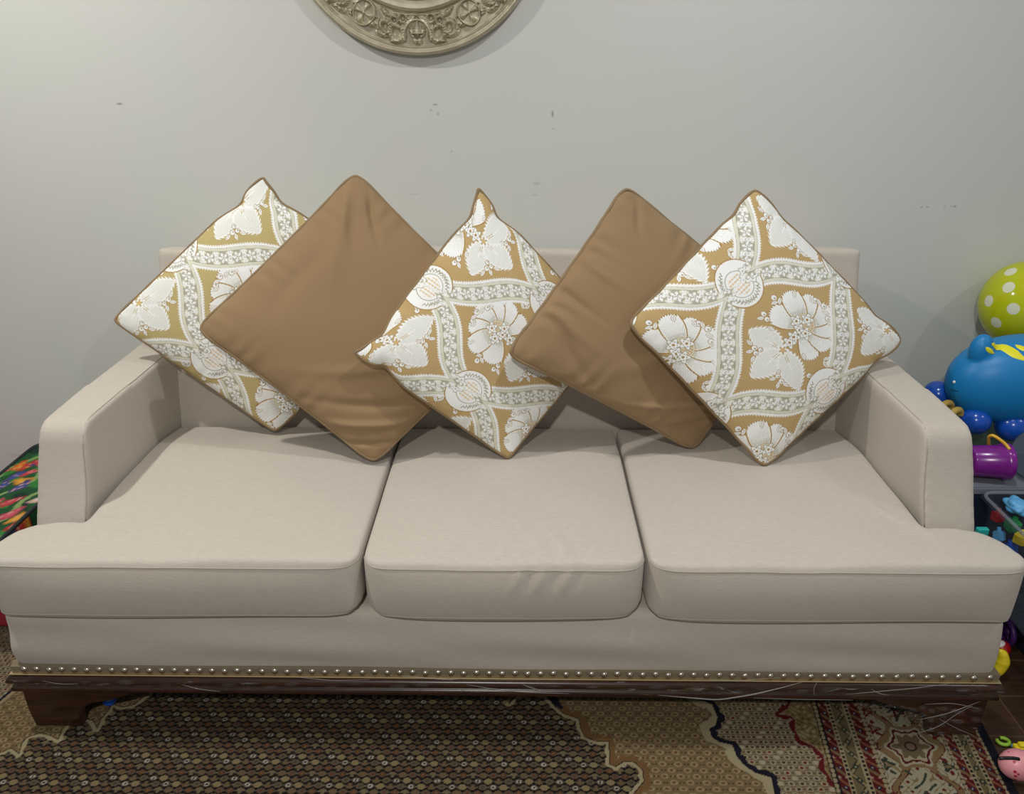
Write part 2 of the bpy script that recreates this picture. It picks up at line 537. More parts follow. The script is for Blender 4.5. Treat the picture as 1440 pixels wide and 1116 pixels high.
def rug_color(X, Y):
    n = X.size
    X = X.ravel(); Y = Y.ravel()
    C = np.zeros((n, 3)); C[:] = srgb((150, 128, 95))
    def cell_grid(sx, sy, ox=0.0, oy=0.0):
        j = np.round((Y-oy)/sy); off = np.where(j % 2 == 0, 0, sx/2)
        i = np.round((X-ox-off)/sx)
        return i, j, (X-ox-off-i*sx)/sx, (Y-oy-j*sy)/sy
    # ---- outer field: beige ground with rows of small cream rings
    beige = np.tile(srgb((158, 138, 106)), (n, 1))
    i, j, u, v = cell_grid(0.024, 0.014)
    r = np.hypot(u*0.024, v*0.014*1.25)
    hsh = (i*7+j*13) % 5
    m = (r < 0.0075) & (r > 0.0042); beige[m] = srgb((196, 182, 150))
    m = r <= 0.0042; beige[m & (hsh == 0)] = srgb((126, 48, 34)); beige[m & (hsh == 1)] = srgb((78, 62, 48)); beige[m & (hsh == 2)] = srgb((205, 190, 160)); beige[m & (hsh >= 3)] = srgb((104, 80, 56))
    u2, v2 = np.abs(np.abs(u)-0.5), v
    m = (u2*0.024 < 0.0032) & (np.abs(v2*0.014) < 0.0016); beige[m] = srgb((72, 56, 50))
    m = (np.abs(v) > 0.40) & (np.abs(u) < 0.16); beige[m] = srgb((116, 92, 62))
    # ---- middle field: golden tan lattice
    tan = np.tile(srgb((146, 122, 86)), (n, 1))
    i, j, u, v = cell_grid(0.036, 0.016)
    a, c = u*0.036, v*0.016
    r = np.hypot(a, c*1.3)
    m = (r < 0.0085) & (r > 0.0055); tan[m] = srgb((190, 170, 126))
    m = (r < 0.0030); tan[m] = srgb((140, 84, 50))
    m = (np.abs(np.abs(a)-0.014) < 0.0022) & (np.abs(c) < 0.0022); tan[m] = srgb((104, 78, 52))
    m = (np.abs(c+0.0105-0.10*np.abs(a)) < 0.0018) & (np.abs(a) < 0.0075) & (j % 2 == 0); tan[m] = srgb((58, 42, 36))
    m = (np.abs(a) > 0.0155) & (np.abs(c) < 0.003) & (j % 3 == 0); tan[m] = srgb((176, 150, 104))
    # ---- medallion: dark ground packed with ovals, diamonds and stars
    dark = np.tile(srgb((20, 14, 16)), (n, 1))
    i, j, u, v = cell_grid(0.0225, 0.0150)
    a, c = u*0.0225, v*0.0150
    r = np.hypot(a/0.0092, c/0.0072)
    ty = (i*2+(j % 2)+3*(j//2)) % 8
    oval = r < 1
    pal = {0: (122, 98, 68), 1: (112, 96, 72), 2: (128, 112, 82), 3: (100, 84, 66), 4: (118, 98, 70), 5: (150, 132, 94), 6: (104, 86, 66), 7: (118, 98, 70)}
    for k, cc in pal.items(): dark[oval & (ty == k)] = srgb(cc)
    dia = (np.abs(a)/0.0112+np.abs(c)/0.0074)
    m = (ty == 0) & (dia < 1.0); dark[(ty == 0) & oval] = srgb((60, 44, 38)); dark[m] = srgb((120, 92, 64)); dark[m & (dia < .66)] = srgb((70, 46, 36)); dark[m & (dia < .42)] = srgb((140, 94, 60))
    m = (ty == 3) & (r < 0.62); dark[m] = srgb((205, 196, 180)); dark[(ty == 3) & (r < 0.34)] = srgb((30, 24, 30))
    m = (ty == 6) & (r < 0.35); dark[m] = srgb((112, 56, 50))
    m = (ty == 2) & oval & (c < -0.001) & (np.abs(a) > 0.0035); dark[m] = srgb((58, 46, 42))
    m = (ty == 7) & oval & (c > 0.001) & (np.abs(a) > 0.0035); dark[m] = srgb((62, 48, 42))
    m = (ty == 1) & (r < .5); dark[m] = srgb((84, 76, 66))
    i2, j2, u2, v2 = cell_grid(0.0225, 0.0150, 0.01125, 0.0)
    m = (np.hypot(u2*0.0225, v2*0.0150) < 0.0021); dark[m] = srgb((112, 100, 86))
    dark *= 1.12
    # ---- compose fields
    d1, s1, a1 = pl_dist(X, Y, B1L); e1, t1, b1 = pl_dist(X, Y, B1R)
    dmed = np.minimum(d1, e1)
    d2, s2, a2 = pl_dist(X, Y, B2R); e2, t2, b2 = pl_dist(X, Y, B2L)
    P2 = [(-2.5, 1.6)]+B2L[::-1]+[(-0.9, 1.62), (0.3, 1.62)]+B2R+[(0.62, 1.0), (-2.5, 1.0)]
    inmid = in_poly(X, Y, P2)
    C[:] = np.where(inmid[:, None], tan, beige)
    inm = in_poly(X, Y, MED_POLY)
    m = (dmed < 0.022) & ~inm & inmid & (X > -0.9); C[m & (np.sin(a1*0+X*260)*0.004+dmed < 0.017)] = srgb((140, 104, 62))
    C[inm] = dark[inm]
    # cream outlines
    wv = 0.0045*(1+0.6*np.sin(X*210)*np.sin(Y*190))
    m = (dmed < 0.004+wv) & inm; C[m] = srgb((196, 180, 140))
    m = (dmed < 0.0022) & ~inm; C[m] = srgb((52, 36, 28))
    navy = srgb((28, 26, 44))
    md = np.minimum(d2, e2)
    wob = 0.006*np.abs(np.sin(a2*42))*np.abs(np.sin(a2*95))+0.004
    m = (d2 < 0.006+wob*1.2) & ~inmid; C[m] = navy
    m = (d2 < 0.010+0.012*np.abs(np.sin(a2*30))) & inmid; C[m] = srgb((198, 182, 142))
    m = (e2 < 0.008) & ~inmid; C[m] = navy
    m = (e2 < 0.010) & inmid; C[m] = srgb((190, 172, 132))
    dn, _, an_ = pl_dist(X, Y, fl([(722, 986), (738, 980), (760, 978), (778, 984), (789, 994)]))
    C[(dn < 0.009+0.004*np.sin(an_*80)) & ~inm] = navy
    # red serrated corner line
    d3, s3, a3 = pl_dist(X, Y, B3)
    right3 = in_poly(X, Y, B3+[(0.85, 1.15), (0.85, 1.60)])
    corner = np.tile(srgb((150, 126, 82)), (n, 1))
    dd = np.sin(X*230+np.sin(Y*170)*1.6)*np.sin(Y*260+np.sin(X*150)*1.5)
    corner[dd > 0.45] = srgb((190, 172, 128)); corner[dd < -0.75] = srgb((96, 82, 54))
    C[right3] = corner[right3]
    m = (d3 < 0.005+0.008*np.abs(np.sin(a3*70))) & ~right3 & (X > 0.5); C[m] = srgb((112, 26, 28))
    m = (d3 < 0.003) & right3; C[m] = srgb((168, 140, 110))
    # ---- border stripes: w = distance inward from the right-hand edge
    W = (EDGE_X0+SHEAR*(Y-EDGE_Y0))-X
    al = Y
    def band(w0, w1, col): C[(W >= w0) & (W < w1)] = srgb(col)
    def minor(w0, w1):                       # red band with slanting beige bars, pink triangles and dark rosettes
        m = (W >= w0) & (W < w1); q = (W-w0)/(w1-w0); C[m] = srgb((104, 24, 26))
        ph = (al/0.052+0.0) % 1.0
        C[m & (np.abs(ph-0.28-(q-.5)*0.35) < 0.09)] = srgb((136, 112, 78))
        C[m & (np.abs(ph-0.78-(q-.5)*0.35) < 0.07)] = srgb((150, 96, 66))
        C[m & (np.hypot((q-.5)*(w1-w0), (ph-0.53)*0.052) < 0.0055)] = srgb((46, 36, 62))
        C[m & (np.hypot((q-.5)*(w1-w0), (ph-0.53)*0.052) < 0.0022)] = srgb((190, 178, 170))
        C[m & (q > .72) & (np.abs(ph-.02) < .10*(q-.6)*3)] = srgb((196, 160, 140))
        C[m & (q < .28) & (np.abs(ph-.02) < .10*(.4-q)*3)] = srgb((196, 160, 140))
    def rail(w0, w1):                        # ladder of dark beads between cream lines
        m = (W >= w0) & (W < w1); q = (W-w0)/(w1-w0); C[m] = srgb((186, 170, 132))
        C[m & (np.abs(q-.5) < .26) & ((al/0.0115) % 1 < .58)] = srgb((44, 34, 34))
    def vine(w0, w1):                        # beige band with dark zigzag and green flowers
        m = (W >= w0) & (W < w1); q = (W-w0)/(w1-w0); C[m] = srgb((128, 112, 78))
        ph = (al/0.070) % 1.0; zz = np.abs(ph*2-1)
        C[m & (np.abs(q-zz) < .16)] = srgb((168, 150, 108)); C[m & (np.abs(np.abs(q-zz)-.2) < .05)] = srgb((56, 44, 40))
        rr = np.hypot((q-.5)*(w1-w0), (((al/0.035) % 1.0)-0.5)*0.035)
        C[m & (rr < .0068)] = srgb((60, 72, 56)); C[m & (rr < .0028)] = srgb((180, 160, 120))
    def beads(w0, w1):
        m = (W >= w0) & (W < w1); q = (W-w0)/(w1-w0); C[m] = srgb((64, 46, 40))
        C[m & (np.hypot((q-.5)*2, (((al/0.013) % 1)-.5)*2) < .92)] = srgb((184, 166, 128))
    band(-1, 0.020, (20, 24, 38))
    beads(0.020, 0.028)
    minor(0.028, 0.046); rail(0.046, 0.057); vine(0.057, 0.075); rail(0.075, 0.086); minor(0.086, 0.104)
    beads(0.104, 0.113)
    # wide ivory border with big outlined blossoms
    w0, w1 = 0.113, 0.275
    m = (W >= w0) & (W < w1)
    C[m] = srgb((192, 182, 152))
    q = (W-w0-(w1-w0)/2)
    per = 0.235
    v_ = (((al-1.335)/per+0.5) % 1.0-0.5)*per
    th = np.arctan2(v_, q); rad = np.hypot(q, v_)
    scal = 0.052*(1+0.13*np.cos(th*6)+0.05*np.cos(th*12))
    vine_d = np.abs(np.abs(q)-(0.050+0.020*np.cos(v_*2*math.pi/per*2)))
    C[m & (vine_d < 0.006)] = srgb((150, 122, 84))
    C[m & (np.abs(vine_d-0.0075) < 0.0016)] = srgb((104, 34, 32))
    for (fq, fv, fr, col) in [(0.071, 0.05, .011, (110, 28, 28)), (0.068, -0.05, .012, (52, 62, 48)), (-0.07, 0.035, .011, (110, 28, 28)), (-0.066, -0.055, .011, (52, 62, 48)),
                              (0.0, 0.1, .012, (96, 40, 36)), (0.072, 0.0, .009, (90, 30, 34)), (0.074, 0.1, .010, (110, 28, 28)), (-0.03, .09, .010, (120, 104, 70))]:
        rr = np.hypot(q-fq, v_-fv)*(1+0.35*np.cos(3*np.arctan2(v_-fv, q-fq)))
        C[m & (rr < fr)] = srgb(col); C[m & (rr < fr*.35)] = srgb((176, 150, 120))
    cur = np.sin(q*95+2.2*np.sin(v_*60))*np.sin(v_*88+1.8*np.sin(q*75))
    C[m & (np.abs(cur) < .10) & (np.abs(q) > .012)] = srgb((150, 124, 86)); C[m & (cur > .82)] = srgb((116, 34, 34)); C[m & (cur < -.86)] = srgb((66, 74, 58))
    C[m & (rad < scal*1.22)] = srgb((150, 122, 84)); C[m & (rad < scal*1.02)] = srgb((196, 186, 156))
    C[m & (rad < scal*.90)] = srgb((100, 22, 26)); C[m & (rad < scal*.78)] = srgb((196, 182, 150))
    pet = rad < scal*.66*(0.75+0.35*np.abs(np.cos(th*4)))
    C[m & pet] = srgb((128, 108, 78)); C[m & (rad < 0.014)] = srgb((60, 44, 40)); C[m & (rad < 0.010)] = srgb((150, 116, 96))
    beads(0.275, 0.287)
    minor(0.287, 0.310); rail(0.310, 0.322); vine(0.322, 0.350); rail(0.350, 0.361); minor(0.361, 0.380); band(0.380, 0.385, (30, 26, 36)); beads(0.385, 0.395)
    return C*0.44


gx = np.unique(np.concatenate([np.linspace(-2.3, -1.58, 40), np.linspace(-1.58, 1.094, 1240)]))
gy = np.unique(np.concatenate([np.linspace(-0.9, 1.17, 60), np.linspace(1.17, 1.56, 170), np.linspace(1.56, 1.80, 70), np.linspace(1.80, 2.1, 12)]))
A, B = np.meshgrid(gx, gy, indexing='ij')
XX = A+SHEAR*(B-EDGE_Y0)
lift = 0.008+0.0006*np.sin(A*9)*np.sin(B*11)
V = np.stack([XX, B, lift], -1).reshape(-1, 3)
cols = rug_color(XX, B)
Q = grid_q(len(gx), len(gy))
# sides
nb = len(V)
ring = [(i, 0) for i in range(len(gx))]+[(len(gx)-1, j) for j in range(1, len(gy))]+[(i, len(gy)-1) for i in range(len(gx)-2, -1, -1)]+[(0, j) for j in range(len(gy)-2, 0, -1)]
ri = np.array([i*len(gy)+j for i, j in ring])
low = V[ri].copy(); low[:, 2] = 0.0005
V = np.vstack([V, low]); cols = np.vstack([cols, cols[ri]*0+srgb((26, 28, 40))])
k = np.arange(len(ri)); k2 = (k+1) % len(ri)
Q = np.vstack([Q, np.stack([ri[k], nb+k, nb+k2, ri[k2]], -1)])
o = np_mesh('area_rug', V, Q, M_RUG, smooth=False, color=cols)
tag(o, 'patterned oriental rug with dark medallion, beige field and red border under the sofa', 'rug')

# ------------------------------------------------------------------ sofa
X0 = -0.04
sofa = empty('sofa', (X0, 1.8, 0), 'oatmeal linen three-seat sofa with nailhead trim and dark wooden base on the rug', 'sofa')
GAPL, GAPR = -0.338, 0.269
YF = 1.345


def cushion(poly, xa, xb, side):
    xc, hw = (xa+xb)/2, (xb-xa)/2
    def fn(V):
        x, y, z = V[:, 0].copy(), V[:, 1].copy(), V[:, 2].copy()
        sx = np.clip((x-xc)/hw, -1, 1); sy = np.clip((y-1.68)/0.34, -1, 1)
        top = ss(0.40, 0.49, z)
        z += top*0.018*(1-sx**4)*(1-np.abs(sy)**3)
        z -= top*0.012*ss(1.80, 2.0, y)
        # belly of the front face
        f = ss(1.46, 1.35, y)*np.sin(np.clip((z-0.36)/0.14, 0, 1)*math.pi)
        y -= 0.010*f*(1-sx**6)
        # soft lower corners at the joints
        lowz = ss(0.43, 0.36, z)
        if side >= 0: z += 0.034*lowz*np.exp(-np.abs(x-xa)/0.035)*(1.0 if side != 0 or True else 0)*ss(1.6, 1.35, y)
        if side <= 0: z += 0.034*lowz*np.exp(-np.abs(x-xb)/0.035)*ss(1.6, 1.35, y)
        z -= 0.004*np.sin((x-xa)*7)*ss(1.46, 1.35, y)
        # puckers
        if side == 0:
            for (px_, a_, wd) in [(-0.005, .0035, .007), (0.022, -.003, .006), (0.045, .0035, .008), (0.075, -.003, .007), (0.10, .0035, .007), (0.125, -.0025, .006)]:
                y -= a_*np.exp(-((x-px_-(z-.48)*.25)/wd)**2)*np.exp(-((z-0.465)/.028)**2)*ss(1.42, 1.35, y)
                z += a_*.7*np.exp(-((x-px_+(y-1.37)*.3)/wd)**2)*np.exp(-((y-1.40)/.05)**2)*top
        if side == 1:
            for (px_, py_) in [(0.86, 1.50), (0.885, 1.485), (0.835, 1.52)]:
                z += 0.003*top*np.exp(-(((x-px_)+(y-py_)*.6)/.008)**2)*np.exp(-((y-py_)/.05)**2)
        z += top*0.0016*np.sin(x*23+y*7)*np.sin(y*17-x*5)
        return np.stack([x, y, z], -1)
    c = soft('seat_cushion', poly, 0.352, 0.503, M_LINEN, sofa, bevel=0.020, voxel=0.0075, it=9, fn=fn)
    return c


def seam_front(c, xa, xb, z, y=1.335, endy=0.05):
    pts = dense([(xa+0.004, y+endy, z), (xa+0.02, y+0.012, z), (xa+0.05, y, z), (xb-0.05, y, z), (xb-0.02, y+0.012, z), (xb-0.004, y+endy, z)], 0.006)
    P = smooth_path(snap(c, smooth_path(pts, 6), 0.0002), 3)
    tube('seam', P, 0.0016, M_SEAM, c, ns=6)


def rounded(poly, radii, seg=6):
    out = []; n = len(poly)
    for i in range(n):
        p = np.array(poly[i], float); a = np.array(poly[i-1], float); b_ = np.array(poly[(i+1) % n], float); r = radii[i]
        if r <= 0: out.append(tuple(p)); continue
        da = (a-p)/np.linalg.norm(a-p); db = (b_-p)/np.linalg.norm(b_-p)
        for k in range(seg+1):
            t = k/seg; q = (1-t)**2*(p+da*r)+2*t*(1-t)*p+t*t*(p+db*r)
            out.append(tuple(q))
    return out


AI, AO = 0.94, 1.06      # arm inner and outer faces, measured from the sofa's middle
g = 0.003
XL, XR = X0-1.112, X0+1.112
cl = cushion(rounded([(XL, YF), (GAPL-g, YF), (GAPL-g, 2.0), (X0-AI+0.004, 2.0), (X0-AI+0.004, 1.478), (XL+0.012, 1.478)], [.05, .045, 0, 0, 0.0, .09]), XL, GAPL, -1)
cm = cushion(rounded([(GAPL+g, YF), (GAPR-g, YF), (GAPR-g, 2.0), (GAPL+g, 2.0)], [.045, .045, 0, 0]), GAPL, GAPR, 0)
cr = cushion(rounded([(GAPR+g, YF), (XR, YF), (XR-0.012, 1.478), (X0+AI-0.004, 1.478), (X0+AI-0.004, 2.0), (GAPR+g, 2.0)], [.045, .05, .09, 0.0, 0, 0]), GAPR, XR, 1)
for c, a_, b_ in ((cl, XL, GAPL), (cm, GAPL, GAPR), (cr, GAPR, XR)):
    seam_front(c, a_, b_, 0.492)
    seam_front(c, a_, b_, 0.360)

# front rail, slightly rounded, a little proud
def rail_fn(V):
    x, y, z = V.T.copy()
    t = (0.36-z)/0.18
    x = X0+(x-X0)*(1+0.012*np.clip(t, 0, 1))
    y -= 0.010*np.sin(np.clip(t, 0, 1)*math.pi)*ss(1.5, 1.38, y)
    y += 0.0035*np.sin(x*5+1)*np.sin(z*60+x*3)*ss(1.5, 1.38, y)
    return np.stack([x, y, z], -1)
soft('seat_rail', [(X0-1.105, 1.372), (X0+1.105, 1.372), (X0+1.105, 2.22), (X0-1.105, 2.22)], 0.176, 0.360, M_LINEN, sofa, bevel=0.014, voxel=0.012, it=5, fn=rail_fn)

# arms
for s in (-1, 1):
    prof = rounded([(1.456, 0.345), (1.562, 0.716), (2.27, 0.704), (2.27, 0.345)], [0.0, 0.038, 0, 0], 3)
    lo, hi = sorted((X0+s*AI, X0+s*AO))
    def afn(V, s=s):
        x, y, z = V.T.copy()
        # gently flared foot of the arm front
        x += s*0.012*ss(0.66, 0.45, z)*ss(1.75, 1.5, y)
        x -= s*0.012*ss(0.60, 0.72, z)*ss(1.85, 1.5, y)*np.clip((np.abs(x-X0)-AI)/(AO-AI), 0, 1)
        y += 0.006*np.sin((z-0.5)/0.24*math.pi)*ss(1.6, 1.5, y)
        return np.stack([x, y, z], -1)
    arm = soft('arm', prof, lo, hi, M_LINEN, sofa, axis='x', bevel=0.004, voxel=0.008, it=9, fn=afn)
    for sg, xx in ((-1, AI+0.003),):
        pts = dense([(X0+s*(xx+.006*sg), 1.49, 0.50), (X0+s*xx, 1.535, 0.66), (X0+s*(xx-.008*(sg > 0)), 1.548, 0.695), (X0+s*(xx-.010*(sg > 0)), 1.565, 0.722), (X0+s*xx, 1.61, 0.735), (X0+s*xx, 2.05, 0.73)], 0.01)
        P = smooth_path(snap(arm, smooth_path(pts, 3), 0.0), 4)
        tube('seam', P, 0.0014, M_SEAM, arm, ns=6)

# backrest: reclined slab with softly rounded top
prof = rounded([(1.985, 0.36), (2.128, 0.978), (2.20, 0.968), (2.275, 0.93), (2.275, 0.36)], [0, 0, 0, .03, 0])
def bfn(V):
    x, y, z = V.T.copy()
    t = ss(0.70, 0.95, z)
    x = X0+(x-X0)*(1-0.010*t)
    u = np.abs(x-X0)/0.93
    z -= 0.004*ss(0.9, 0.96, z)*np.sin(x*6)
    y -= 0.012*(1-np.clip(u, 0, 1)**4)*np.sin(np.clip((z-0.45)/0.5, 0, 1)*math.pi)*ss(2.2, 2.05, y)
    return np.stack([x, y, z], -1)
soft('backrest', prof, X0-0.985, X0+0.985, M_LINEN, sofa, axis='x', bevel=0.016, voxel=0.009, it=6, fn=bfn)
# gimp tape, gold bead, mouldings
XW = 1.118
def path_frame(off, z):
    return [(X0-XW-off, 2.2, z), (X0-XW-off, 1.366-off, z), (X0+XW+off, 1.366-off, z), (X0+XW+off, 2.2, z)]


def sweep_u(name, prof, mat, parent, smooth=False):
    """profile (outward offset, z) run along left side, front and right side"""
    prof = np.asarray(prof, float); n = len(prof)
    V = []
    for k in range(4):
        for (o_, z_) in prof: V.append(path_frame(o_, z_)[k])
    Q = []
    for k in range(3):
        for i in range(n):
            i2 = (i+1) % n
            Q.append((k*n+i, k*n+i2, (k+1)*n+i2, (k+1)*n+i))
    bm = bmesh.new(); vs = [bm.verts.new(p) for p in V]
    for q in Q: bm.faces.new([vs[i] for i in q])
    bm.faces.new([vs[i] for i in range(n)]); bm.faces.new([vs[3*n+i] for i in range(n)][::-1])
    bmesh.ops.subdivide_edges(bm, edges=[e for e in bm.edges if abs(e.verts[0].co.x-e.verts[1].co.x) > 1], cuts=60)
    return bmobj(name, bm, mat, parent, smooth=smooth)


sweep_u('gimp_trim', [(-0.02, 0.180), (0.003, 0.180), (0.004, 0.1985), (-0.02, 0.1985)], M_GIMP, sofa)
sweep_u('gold_bead', [(-0.02, 0.1765), (0.0075, 0.1765), (0.0085, 0.1785), (0.0075, 0.1805), (-0.02, 0.1805)], M_GOLD, sofa)
arcp = lambda cx, cz, r, a0, a1, n=8: [(cx+r*math.cos(math.radians(a)), cz+r*math.sin(math.radians(a))) for a in np.linspace(a0, a1, n)]
pr = [(-0.03, 0.176), (0.002, 0.176)]+arcp(0.004, 0.163, 0.012, 85, -85)+[(0.004, 0.149)]+arcp(0.001, 0.136, 0.011, 80, -80)+[(-0.004, 0.122), (-0.012, 0.107), (-0.03, 0.107)]
sweep_u('base_moulding', pr, M_WOOD, sofa, smooth=True)

# nails: spacing follows the photo (slightly wider to the right)
nm = bmesh.new(); bmesh.ops.create_uvsphere(nm, u_segments=14, v_segments=8, radius=0.0083)
for v_ in nm.verts: v_.co.y = v_.co.y*0.75
nail_me = bpy.data.meshes.new('nail'); nm.to_mesh(nail_me); nm.free()
nail_me.materials.append(M_NAIL); nail_me.polygons.foreach_set('use_smooth', np.ones(len(nail_me.polygons), dtype=bool))
pxs = [34.0]
while pxs[-1] < 1372:
    p_ = pxs[-1]; pxs.append(p_+(17.6 if p_ < 560 else 18.0 if p_ < 1080 else 18.6+(p_-1080)/300*4.2))
for i, p_ in enumerate(pxs):
    q = aty(p_, 940+9*p_/1400, 1.362)
    o = bpy.data.objects.new('nail', nail_me); o.location = (q[0], 1.3622, 0.1915+0.0012*math.sin(i*2.3)); link(o, sofa)

# bracket feet
def bracket(s):
    e = X0+s*(XW+0.0)
    ft = [(0, 0.112), (0.298, 0.112), (0.262, 0.106), (0.225, 0.090), (0.195, 0.080), (0.160, 0.074), (0.135, 0.062), (0.122, 0.040), (0.118, 0.0), (0.006, 0.0), (0.0, 0.05)]
    bm = prism_bm([(e-s*a_, z_+0.009) for a_, z_ in ft], 1.368, 1.392, axis='y')
    bmesh.ops.bevel(bm, geom=list(bm.edges), offset=0.003, segments=2, affect='EDGES')
    o1 = bmobj('foot', bm, M_WOOD, sofa, smooth=False)
    xa, xb = sorted((e-s*0.002, e-s*0.026))
    bm = prism_bm([(1.39+a_*0.8, z_+0.009) for a_, z_ in ft], xa, xb, axis='x')
    bmobj('foot_return', bm, M_WOOD, o1, smooth=False)
for s in (-1, 1):
    bracket(s)
    box('back_foot', *(sorted((X0+s*1.09, X0+s*1.03))), 2.17, 2.23, 0.0092, 0.177, M_WOOD, sofa)

# clear protective film still wrapped round the base: a crumpled skin a few millimetres off the wood
nx, nz = 420, 26
xs = np.linspace(X0-XW-0.012, X0+XW+0.014, nx); ts = np.linspace(0, 1, nz)
Xg, Tg = np.meshgrid(xs, ts, indexing='ij')
zz = 0.174-Tg*0.052
yy = 1.366-0.020+0.024*Tg**2
cr_ = 0.0022*np.sin(Xg*31+Tg*5+np.sin(Xg*13)*2)*np.sin(Tg*7+Xg*9)+0.0014*np.sin(Xg*83-Tg*11)+0.0012*np.sin(Xg*47+Tg*17)
np_mesh('plastic_wrap', np.stack([Xg, yy+cr_, zz], -1).reshape(-1, 3), grid_q(nx, nz), M_FILM, sofa)
nx, nz = 90, 40
xs = np.linspace(X0+XW-0.30, X0+XW-0.006, nx)
Xg, Tg = np.meshgrid(xs, np.linspace(0, 1, nz), indexing='ij')
uu = (Xg-xs[0])/(xs[-1]-xs[0])
botz = 0.022+0.09*ss(0.62, 0.25, uu)
zz = 0.108+(botz-0.108)*Tg
cr_ = 0.0028*np.sin(Xg*70+Tg*9+np.sin(Xg*40)*2)*np.sin(Tg*9+Xg*30)+0.0018*np.sin(Xg*110-Tg*21)
np_mesh('plastic_wrap', np.stack([Xg, 1.359+cr_, zz], -1).reshape(-1, 3), grid_q(nx, nz), M_FILM, sofa)
# pale strands along the film's creases, highlight streaks built as shapes
M_CREASE_GLINT, nt, b = newmat('film_crease_glint'); b.inputs['Base Color'].default_value = (.55, .53, .50, 1); b.inputs['Roughness'].default_value = .18; b.inputs['Alpha'].default_value = .38
for th_, pts_ in [(.0016, [(925, 977), (1010, 984), (1060, 976), (1110, 964), (1130, 958)]), (.0009, [(655, 962), (690, 968), (740, 973), (800, 975)]), (.0008, [(560, 950), (640, 956), (660, 951)]), (.0009, [(1190, 976), (1290, 967), (1340, 960)]),
                  (.0009, [(1290, 1012), (1330, 1004), (1378, 986)]), (.0007, [(255, 962), (280, 969), (310, 972)]), (.0008, [(735, 962), (750, 968), (762, 971)]), (.0007, [(1285, 1032), (1320, 1022), (1350, 1000), (1368, 992)]),
                  (.0007, [(1300, 990), (1340, 988), (1376, 996)]), (.0007, [(1150, 958), (1140, 970), (1146, 978)]), (.0006, [(1320, 1010), (1345, 1024), (1370, 1034)]), (.0007, [(980, 954), (1040, 957), (1100, 952)]),
                  (.0006, [(420, 952), (470, 957), (520, 955)]), (.0006, [(60, 957), (84, 962), (110, 961)]), (.0007, [(1225, 968), (1232, 976), (1250, 977)]), (.0006, [(1060, 981), (1120, 983), (1200, 984)])]:
    P = np.array([aty(x_, y_, 1.356 if y_ > 984 else 1.343) for x_, y_ in pts_]); P = smooth_path(dense(P, 0.006), 12)
    tube('film_crease_glint', P, np.interp(np.linspace(0, 1, len(P)), [0, .3, .7, 1], [.0003, th_, th_, .0003]), M_CREASE_GLINT, sofa, ns=6)
adopt(sofa)

# ------------------------------------------------------------------ cushion fabric (jacquard), in units of the weave's repeat
AV = np.array([154.0, 41.0]); BV = np.array([38.0, 182.0])     # lattice vectors of the weave


